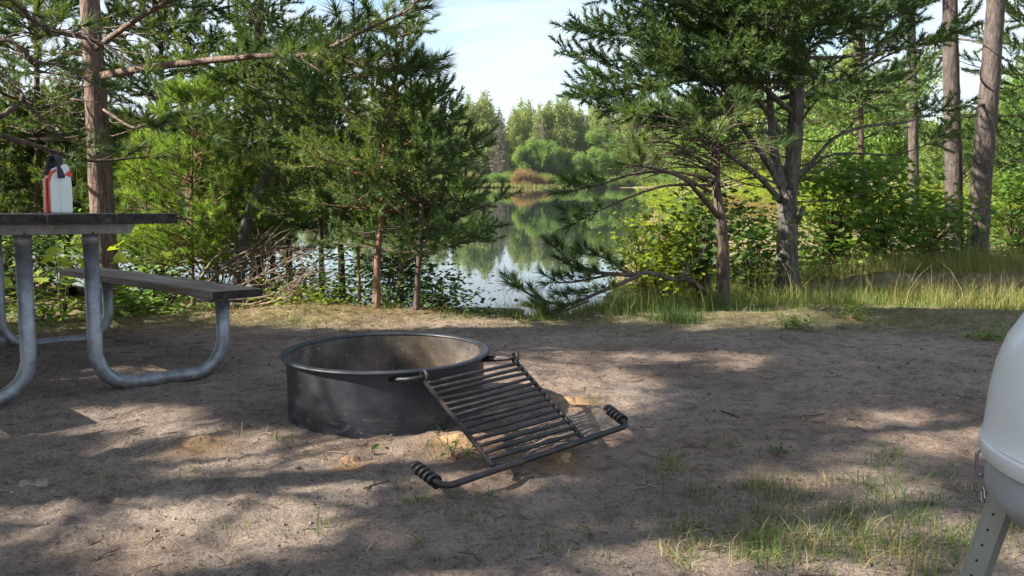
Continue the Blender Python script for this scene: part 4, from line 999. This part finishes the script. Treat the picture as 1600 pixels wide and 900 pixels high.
A = Acc(); P = scatter(26000, lambda x, y: (shore(x, y)[0] > .1) * sst(.35, .6, fbm(x * .5, y * .5, 3, 18)), 1.5, 24, 10.2, 34); n = len(P)
blades(A, P, rng.uniform(.2, .6, n), np.full(n, .02), .5, np.clip(.3 + .6 * rng.random(n), 0, 1), 2); tag(A.build('meadow_grass', M['grass_tall']), kind='stuff')
def short(x, y):
    g = grassy(x, y); cl = sst(.45, .7, fbm(x * 2.2, y * 2.2, 3, 28)) * sst(.4, .8, vnoise(x * 9, y * 9, 29))
    return g * (.15 + cl) * (shore(x, y)[0] > .2)
A = Acc(); P = scatter(110000, short, -5.5, 6.5, 4.4, 8.2); n = len(P)
blades(A, P, rng.uniform(.02, .075, n), np.full(n, .0042), .8, np.clip(rng.random(n) * .75 + .35 * vnoise(P[:, 0] * 1.7, P[:, 1] * 1.7, 15), 0, 1), 2); tag(A.build('short_grass', M['grass_short']), kind='stuff')
# tufts on the bare sand
A = Acc(); tufts = []
for q in range(200):
    r_ = rnd.random()
    if r_ < .62: px, py = rnd.uniform(1030, 1600), min(898, rnd.triangular(690, 900, 860))
    elif r_ < .8: px, py = rnd.uniform(640, 1050), rnd.uniform(690, 898)
    elif r_ < .93: px, py = rnd.uniform(60, 640), rnd.uniform(650, 898)
    else: px, py = rnd.uniform(850, 1500), rnd.uniform(540, 680)
    tufts.append((px, py, rnd.uniform(.4, 1.15) if px > 1030 and py > 720 else rnd.uniform(.25, .7)))
tufts += [(440, 690, .9), (350, 680, .9), (200, 700, .8), (180, 755, .8), (500, 830, 1.1), (700, 700, 1.1), (690, 712, .9), (760, 775, .9), (875, 855, 1.0), (1220, 765, 1.5), (1390, 745, 1.6), (1370, 770, 1.5), (1300, 860, 1.6), (1400, 875, 1.7), (1320, 850, 1.4), (1190, 880, 1.4), (1070, 605, .8), (1180, 850, 1.3), (1440, 890, 1.5), (1160, 800, 1.2), (1390, 720, 1.3), (660, 795, .8), (300, 745, .7)]
for px, py, sc in tufts:
    c = gpt(px, py); n = int(rnd.uniform(9, 24) * (.5 + sc) * (1.5 if sc > 1.2 else 1)); r = .03 * sc + .008
    P = c + np.stack([rng.normal(0, r, n), rng.normal(0, r, n), np.full(n, -.004)], -1); dry = rnd.random() < .3
    blades(A, P, rng.uniform(.02, .075, n) * sc, np.full(n, .003), 1.15, np.clip(rng.random(n) * .6 + (.45 if dry else .05) + .4 * (rng.random(n) < .15), 0, 1))
tag(A.build('sand_grass', M['grass_short']), kind='stuff')
# loose litter: twigs, needles, crumbs of bark and pebbles
A = Acc(); n = 4600
x = rng.uniform(-4, 4.4, n); y = 1.25 + 5 * rng.random(n) ** 1.5; z = ground(x, y)
for q in range(n):
    a_ = rnd.uniform(0, 6.28); l = rnd.choice((rnd.uniform(.006, .028), rnd.uniform(.006, .028), rnd.uniform(.05, .085))) if rnd.random() < .985 else rnd.uniform(.06, .14); d = np.array([math.cos(a_), math.sin(a_), rnd.gauss(0, .12)]) * l; p_ = np.array([x[q], y[q], z[q] + .003])
    tube(A, [p_ - d * .5, p_ + np.array([rnd.gauss(0, .1) * l, rnd.gauss(0, .1) * l, .001]), p_ + d * .5], rnd.uniform(.0008, .0018) + (l * .012 if l > .09 else 0), 3, rnd.random())
M['litter'] = mat_leaf('litter', [(0, (.04, .025, .018)), (.5, (.10, .065, .045)), (.85, (.22, .16, .11)), (1, (.32, .26, .19))], .0)
tag(A.build('twig_litter', M['litter']), kind='stuff')
A = Acc(); n = 13000
x = rng.uniform(-4, 4.4, n); y = 1.25 + 5 * rng.random(n) ** 1.4; z = ground(x, y)
ico = np.array([(1, 0, 0), (-1, 0, 0), (0, 1, 0), (0, -1, 0), (0, 0, 1), (0, 0, -1)], float); ft = np.array([(0, 2, 4), (2, 1, 4), (1, 3, 4), (3, 0, 4), (2, 0, 5), (1, 2, 5), (3, 1, 5), (0, 3, 5)])
r = rng.uniform(.0012, .0042, n) * np.where(rng.random(n) < .06, 2.2, 1)
V = (ico[None] * r[:, None, None] * rng.uniform(.6, 1.3, (n, 6, 1))) + np.stack([x, y, z + r * .3], -1)[:, None]
A.add(V.reshape(-1, 3), T=(np.arange(n) * 6)[:, None, None] + ft[None], a=np.repeat(rng.random(n) ** 1.6, 6))
M['pebble'] = mat_leaf('pebbles', [(0, (.06, .045, .036)), (.55, (.17, .13, .10)), (.95, (.28, .23, .18)), (1, (.48, .44, .39))], .0)
tag(A.build('pebbles', M['pebble']), kind='stuff')
# needle litter on the mound
A = Acc(); P = scatter(9000, lambda x, y: np.clip(np.exp(-(((x + 1.3) / 1.1) ** 2 + ((y - 6.2) / .4) ** 2)) * 1.2, 0, 1), -4, .6, 5.4, 7.0); n = len(P); ph = rng.random(n) * 6.283
D = np.stack([np.cos(ph), np.sin(ph), rng.normal(.1, .2, n)], -1); l = rng.uniform(.05, .14, n)[:, None]; s_ = np.stack([-np.sin(ph), np.cos(ph), np.zeros(n)], -1) * .002; P = P + np.array([0, 0, .014])
V = np.stack([P - s_, P + s_, P + D * l], 1).reshape(-1, 3); A.add(V, T=np.arange(3 * n), a=np.repeat(rng.random(n), 3)); tag(A.build('needle_litter', M['brown_needle']), kind='stuff')
# brush pile: dead branches heaped behind the bench end
def dead_branch(q, pts, r0, label):
    g = random.Random(500 + q); A = Acc(); B = smoothline(pts, 14); base = B[0].copy(); tube(A, B, np.linspace(r0, .003, 14), 7, bump=.15)
    for k in range(10):
        i = g.randrange(3, 13); d = nrm(B[min(i + 1, 13)] - B[i - 1]); s_ = nrm(np.cross(d, UP)) * g.choice((-1, 1))
        Bb = bough(g, B[i], d * .8 + s_ * g.uniform(.2, .8) + UP * g.uniform(-.2, .5), g.uniform(.15, .5), g.uniform(-.4, .3), 6, .16); tube(A, Bb, np.linspace(.006, .0015, 7), 4)
        for m in range(3):
            j = g.randrange(1, 6); Bc = bough(g, Bb[j], nrm(Bb[j] - Bb[j - 1]) + np.array([g.gauss(0, .5) for _ in range(3)]), g.uniform(.06, .2), 0, 4, .15); tube(A, Bc, np.linspace(.003, .001, 5), 3)
    o = A.build('dead_branch', M['brush'], None, base, True); o.location = base
    tag(o, label, 'branch', 'dead branches heaped behind the bench')
db = [[(318, 448, 6.9), (350, 420, 6.9), (390, 405, 6.9), (450, 385, 6.8)], [(330, 440, 7.1), (370, 400, 7.0), (430, 385, 7.0), (470, 400, 7.0)], [(345, 455, 6.7), (390, 440, 6.7), (430, 420, 6.6), (470, 400, 6.6)], [(320, 425, 7.0), (370, 425, 7.0), (420, 415, 6.9), (460, 420, 6.8)],
      [(350, 468, 6.5), (400, 466, 6.5), (440, 455, 6.4), (470, 438, 6.4)], [(310, 440, 7.2), (340, 400, 7.1), (380, 392, 7.1), (420, 400, 7.1)], [(360, 475, 6.4), (400, 476, 6.4), (430, 470, 6.3), (465, 452, 6.3)], [(330, 460, 6.8), (380, 450, 6.7), (430, 436, 6.7), (480, 425, 6.7)]]
dl = ['upper dead branch of the brush heap, arching toward the thin pines', 'topmost arching dead branch at the back of the brush heap', 'mid dead branch slanting up through the brush heap', 'level dead branch inside the brush heap',
      'low dead branch sweeping up at the front of the brush heap', 'short back dead branch of the brush heap, nearest the sapling', 'lowest dead branch lying along the ground before the brush heap', 'long dead branch sticking out of the brush heap toward the water']
for q, (pts, lb) in enumerate(zip(db, dl)): dead_branch(q, pxline(pts), .014, lb)
def fallen(pts, r, lb, name='fallen_stick'):
    A = Acc(); B = smoothline(pts, 12); tube(A, B, np.linspace(r, r * .4, 12), 7, bump=.2); o = A.build(name, M['bark_dark'], None, B[0], True); o.location = B[0]; tag(o, lb, 'stick')
q0 = gpt(120, 462); q1 = gpt(60, 452); q2 = gpt(320, 462)
fallen([q1 + UP * .05, q0 + UP * .06, gpt(210, 465) + UP * .05, q2 + UP * .04], .05, 'dark fallen log lying on the ground behind the bench', 'fallen_log')

# ------------------------------------------------------------------ far and middle-distance trees
def clump_tree(name, label, cat, leaf, bark, h, kind, seed, nclump, cs, group):
    """trunk plus a crown of leaf clumps; conifer, broad (round) or shrub"""
    g = random.Random(seed); w = Acc(); P = []; S = []; a = []
    tube(w, smoothline([(0, 0, -.3), (g.gauss(0, .01) * h, g.gauss(0, .01) * h, h * .5), (0, 0, h * .96)], 8), np.linspace(h * .014, h * .003, 8), 7)
    lobes = [(np.array([math.cos(t_) * .17 * h * g.uniform(.3, 1.1), math.sin(t_) * .17 * h * g.uniform(.3, 1.1), h * g.uniform(.38, .88)]), h * g.uniform(.09, .17)) for t_ in [g.uniform(0, 6.28) for _ in range(11)]]
    wh = [g.uniform(.0, 6.28) for _ in range(40)]
    for q in range(nclump):
        if kind == 'conifer':
            f = 1 - math.sqrt(g.random()); lv = int(f * 22); zz = h * (.16 + .84 * (lv + .35 * g.random()) / 22)
            rm = h * .21 * (1 - f) ** .8 * (.55 + .65 * ((lv * 7919) % 13) / 13) + .015 * h; t = wh[lv] + (g.randrange(6) + g.gauss(0, .22)) * 1.047; r = rm * math.sqrt(g.random())
            p = np.array([r * math.cos(t), r * math.sin(t), zz - .12 * r])
        elif kind == 'broad':
            c, lr = lobes[q % len(lobes)]; v = nrm(np.array([g.gauss(0, 1), g.gauss(0, 1), g.gauss(0, 1)])); p = c + v * lr * g.random() ** .4
        else:
            c, lr = lobes[q % len(lobes)]; v = nrm(np.array([g.gauss(0, 1), g.gauss(0, 1), g.gauss(0, 1)])); p = (c + v * lr * 1.5 * g.random() ** .4) * np.array([1.7, 1.7, 1.]); p[2] = abs(p[2] - .25 * h)
        P.append(p); S.append(cs * g.uniform(.6, 1.25)); a.append(g.random())
    P = np.array(P)
    if kind == 'broad':
        for c, lr in lobes: tube(w, [np.array([0, 0, h * .3]), c * np.array([.5, .5, .8]), c], [h * .007, h * .004, h * .002], 5)
    A = Acc(); cl = vnoise(P[:, 0] / h * 9 + seed, P[:, 2] / h * 12 + P[:, 1] / h * 9, seed)
    place(A, CLUMP, P, rng.normal(size=P.shape), np.array(S), a=np.clip(.55 * cl + .45 * np.array(a), 0, 1))
    root = empty(name, (0, 0, 0), label, cat, group); w.build('trunk', M[bark], root, (0, 0, 0), True); A.build('crown', M[leaf], root)
    return root
class Kind:
    """one tree of a kind and its copies"""
    def __init__(s, *a): s.root = clump_tree(*a); s.used = False
    def put(s, x, y, sc, label=None, dz=0.):
        o = s.root if not s.used else copy_tree(s.root); s.used = True
        o.location = (x, y, gz(x, y) + dz); o.rotation_euler = (0, 0, rnd.uniform(0, 6.28)); o.scale = (sc, sc, sc * rnd.uniform(.93, 1.08))
        if label: o['label'] = label
        return o
fc = [Kind('far_pine', 'green pine in the far treeline across the lake', 'pine tree', 'far_pine', 'bark_grey', 20., 'conifer', 300 + q, 1500, .95, 'pines of the far treeline') for q in range(4)]
fb = [Kind('far_broadleaf', 'bright green broadleaf tree in the far treeline across the lake', 'broadleaf tree', 'far_green', 'bark_grey', 13., 'broad', 310 + q, 1300, .8, 'broadleaf trees of the far shore') for q in range(3)]
fg = [Kind('dead_spruce', 'grey thin needled spruce standing among the far green trees', 'spruce', 'far_grey', 'bark_grey', 17., 'conifer', 320, 520, .7, 'grey spruces of the far treeline')]
fr = [Kind('waterline_shrub', 'rusty orange shrub at the far waterline', 'shrub', 'rusty', 'bark_grey', 6., 'shrub', 330 + q, 700, .5, 'rusty shrubs along the far shore') for q in range(2)]
def far_xy(px, inland):
    x = (px - 800) / F; D = (229 + inland); yy = D / math.sqrt(1 + x * x); return x * yy, yy
px = 560
row = [(q, 13) for q in range(565, 1080, 17)]
for q, d in row:
    x, y = far_xy(q + rnd.uniform(-5, 5), 14 + rnd.uniform(-3, 4)); k = rnd.random()
    (rnd.choice(fc) if k < .62 else rnd.choice(fb)).put(x, y, rnd.uniform(.98, 1.2) if k < .62 else rnd.uniform(1.0, 1.3))
for q in range(560, 1090, 15):
    x, y = far_xy(q + rnd.uniform(-6, 6), 27 + rnd.uniform(-5, 5)); rnd.choice(fc).put(x, y, rnd.uniform(1.08, 1.32))
for q, sc in [(733, 1.2), (752, 1.3), (762, 1.22), (855, 1.2), (885, 1.22), (870, 1.1)]:
    x, y = far_xy(q, 13); fc[int(q) % 4].put(x, y, sc)
for q in (778, 783, 846): x, y = far_xy(q, 9); fg[0].put(x, y, rnd.uniform(.9, 1.08))
for q, sc in [(700, .7), (722, .65), (815, .8), (838, .95), (852, .9), (868, .8), (905, .7), (930, .75), (960, .8), (985, .7)]:
    x, y = far_xy(q, 6); rnd.choice(fb).put(x, y, sc)
for q, sc in [(733, .8), (744, .65), (809, .75), (818, 1.0), (827, .85), (836, .6), (852, .55)]:
    x, y = far_xy(q, 3.0); rnd.choice(fr).put(x, y, sc)
fs = Kind('far_shore_shrub', 'low green shrub at the far waterline', 'shrub', 'far_green', 'bark_grey', 5., 'shrub', 335, 700, .5, 'green shrubs along the far shore')
for q in list(range(650, 1090, 9)) + list(range(-120, 640, 15)):
    if 805 < q < 838: continue
    x, y = far_xy(q + rnd.uniform(-3, 3), rnd.uniform(3.5, 7)); fs.put(x, y, rnd.uniform(.6, 1.05))
for q in list(range(-60, 560, 34)) + list(range(1090, 1700, 40)):            # rest of the shore, seen between the near boughs
    x, y = far_xy(q + rnd.uniform(-9, 9), 12 + rnd.uniform(-4, 8)); k = rnd.random(); (rnd.choice(fc) if k < .6 else rnd.choice(fb)).put(x, y, rnd.uniform(.9, 1.2))
# the wood behind them reads as one mass
A = Acc(); w = Acc(); P = []
for q in range(230):
    x, y = far_xy(rnd.uniform(-150, 1750), rnd.uniform(36, 70)); z = gz(x, y); h = rnd.uniform(15, 20)
    for k in range(130):
        f = 1 - math.sqrt(rnd.random()); r = h * .2 * (1 - f) * math.sqrt(rnd.random()) + .3; t = rnd.uniform(0, 6.28); P.append((x + r * math.cos(t), y + r * math.sin(t), z + h * (.1 + .9 * f)))
P = np.array(P); place(A, CLUMP, P, rng.normal(size=P.shape), rng.uniform(1.2, 2.6, len(P))); tag(A.build('far_forest', M['far_pine']), kind='stuff')
A = Acc(); n = 2600; q = rng.uniform(640, 1060, n); dd = rng.uniform(-1.0, 1.5, n); xs = (q - 800) / F; yy = (229 + dd) / np.sqrt(1 + xs * xs); x = xs * yy; s_, _ = shore(x, yy)
P = np.stack([x, yy, np.maximum(ground(x, yy), WATER - .1)], -1)[s_ > -1.2]; n = len(P); blades(A, P, rng.uniform(.6, 1.4, n), np.full(n, .16), .3, None, 2); tag(A.build('far_reeds', M['reed']), kind='stuff')

# right-hand meadow edge: sunlit trees between 14 and 60 metres
mb = [Kind('young_birch', 'sunlit young broadleaf tree beyond the right bank', 'broadleaf tree', 'far_green', 'bark_grey', 5., 'broad', 340 + q, 1500, .24, 'young broadleaf trees beyond the right bank') for q in range(3)]
mc = [Kind('young_pine', 'sunlit young pine beyond the right bank', 'pine tree', 'far_pine', 'bark_red', 6., 'conifer', 350 + q, 1500, .28, 'young pines beyond the right bank') for q in range(3)]
ms = [Kind('meadow_shrub', 'bright green rounded shrub beyond the right bank', 'shrub', 'maple_yellow', 'bark_grey', 2., 'shrub', 360, 1100, .13, 'green shrubs beyond the right bank'), Kind('rusty_shrub', 'rusty leaved shrub in the sunny clearing beyond the right bank', 'shrub', 'rusty', 'bark_grey', 1.6, 'shrub', 361, 800, .11, 'rusty shrubs beyond the right bank')]
for q, D, k, sc in [(1120, 34, mb[0], 1.0), (1165, 40, mc[0], 1.1), (1200, 44, mb[1], 1.1), (1250, 48, mc[1], 1.2), (1290, 30, mb[2], .9), (1320, 36, mc[2], 1.1), (1360, 22, mb[0], .75), (1400, 27, mb[1], .85), (1445, 24, mc[0], .42), (1480, 33, mb[2], .45), (1530, 26, mb[0], .4), (1575, 22, mc[1], .4), (1620, 25, mb[1], .9), (1660, 20, mc[2], .8), (1140, 55, mc[2], 1.4), (1230, 60, mc[0], 1.5), (1310, 62, mc[1], 1.6), (1380, 55, mc[2], 1.4), (1460, 50, mc[0], .6), (1550, 45, mb[1], .6), (1610, 42, mc[1], .6), (1080, 60, mc[0], 1.3), (1060, 45, mb[2], .9), (1420, 40, mb[0], .75), (1500, 60, mc[2], .65), (1345, 48, mb[2], 1.3), (1690, 34, mb[0], 1.2), (1560, 17, mb[2], .55), (1615, 15, mb[0], .5)]:
    x = (q - 800) / F * D; k.put(x, D, sc)
for q, D, k, sc in [(1090, 17, 0, .5), (1150, 21, 1, .6), (1190, 19, 1, .5), (1215, 24, 0, .8), (1260, 17, 0, .6), (1290, 20, 0, .7), (1335, 16, 0, .6), (1400, 17, 0, .7), (1460, 18, 0, .8), (1170, 26, 0, .8), (1110, 25, 0, .8), (1065, 22, 0, .6), (1520, 15, 0, .6), (1205, 29, 1, .9), (1560, 14, 0, .5), (1245, 33, 0, 1.), (1040, 15.5, 1, .35), (1035, 30, 0, .9)]:
    x = (q - 800) / F * D; ms[k].put(x, D, sc)
gp_ = gpt

# ------------------------------------------------------------------ sky, sun, camera
W = bpy.data.worlds.new('World'); bpy.context.scene.world = W; W.use_nodes = True; nt = W.node_tree
for n_ in list(nt.nodes): nt.nodes.remove(n_)
out = nt.nodes.new('ShaderNodeOutputWorld'); bg = nt.nodes.new('ShaderNodeBackground'); nt.links.new(bg.outputs[0], out.inputs[0])
sky = nt.nodes.new('ShaderNodeTexSky'); sky.sky_type = 'NISHITA'; sky.sun_disc = False; sky.sun_elevation = SUN_EL
sun_from = np.array([-SUN_AZ[0], -SUN_AZ[1]])
sky.sun_rotation = math.atan2(sun_from[0], sun_from[1]) % (2 * math.pi); sky.air_density = 1.0; sky.dust_density = .6
tc = nt.nodes.new('ShaderNodeTexCoord'); sx = nt.nodes.new('ShaderNodeSeparateXYZ'); nt.links.new(tc.outputs['Generated'], sx.inputs[0])
ad = N(nt, 'ShaderNodeMath', operation='ADD'); nt.links.new(sx.outputs[2], ad.inputs[0]); ad.inputs[1].default_value = .16
mxm = N(nt, 'ShaderNodeMath', operation='MAXIMUM'); nt.links.new(ad.outputs[0], mxm.inputs[0]); mxm.inputs[1].default_value = .04
cmb = nt.nodes.new('ShaderNodeCombineXYZ')
for q in (0, 1):
    dv = N(nt, 'ShaderNodeMath', operation='DIVIDE'); nt.links.new(sx.outputs[q], dv.inputs[0]); nt.links.new(mxm.outputs[0], dv.inputs[1]); nt.links.new(dv.outputs[0], cmb.inputs[q])
nz = noise(nt, cmb.outputs[0], .9, 7, .58, .5)
f = ramp(nt, nz, [(.41, (.0, .0, .0)), (.60, (1, 1, 1))], 'EASE')
c = mixc(nt, f, sky.outputs[0], (3.7, 4.05, 4.5)); nt.links.new(c, bg.inputs[0]); bg.inputs[1].default_value = .08
sl = bpy.data.lights.new('sun', 'SUN'); sl.energy = 5.0; sl.angle = R(.53); sl.color = (1, .93, .82)
so = bpy.data.objects.new('sun', sl); C.objects.link(so)
so.rotation_euler = Vector((SUN_AZ[0] * math.cos(SUN_EL), SUN_AZ[1] * math.cos(SUN_EL), -math.sin(SUN_EL))).to_track_quat('-Z', 'Y').to_euler()
cam = bpy.data.cameras.new('camera'); cam.sensor_width = 36; cam.lens = 36 * F / 1600; cam.clip_start = .05; cam.clip_end = 3000
co = bpy.data.objects.new('camera', cam); C.objects.link(co); co.location = (0, 0, CZ); co.rotation_euler = (math.pi / 2 - PIT, 0, 0)
S = bpy.context.scene; S.camera = co; S.render.engine = 'CYCLES'
S.cycles.max_bounces = 6; S.cycles.transparent_max_bounces = 4; S.cycles.diffuse_bounces = 3; S.cycles.glossy_bounces = 3; S.cycles.transmission_bounces = 3
S.cycles.use_denoising = True; S.cycles.caustics_reflective = False; S.cycles.caustics_refractive = False; S.cycles.sample_clamp_indirect = 6
S.view_settings.view_transform = 'Standard'; S.view_settings.look = 'None'; S.view_settings.gamma = 1; S.view_settings.exposure = 1.7
# the air over the lake
if HAZE > 0:
    bm = bmesh.new(); bm_box(bm, (-160, -12, -6), (160, 330, 34), 0)
    m, nt, out = mat('haze_air'); pv = N(nt, 'ShaderNodeVolumePrincipled'); pv.inputs['Color'].default_value = (.85, .92, 1, 1); pv.inputs['Density'].default_value = HAZE
    nt.links.new(pv.outputs[0], out.inputs[1]); o = bm_obj('haze', bm, m); tag(o, kind='stuff')
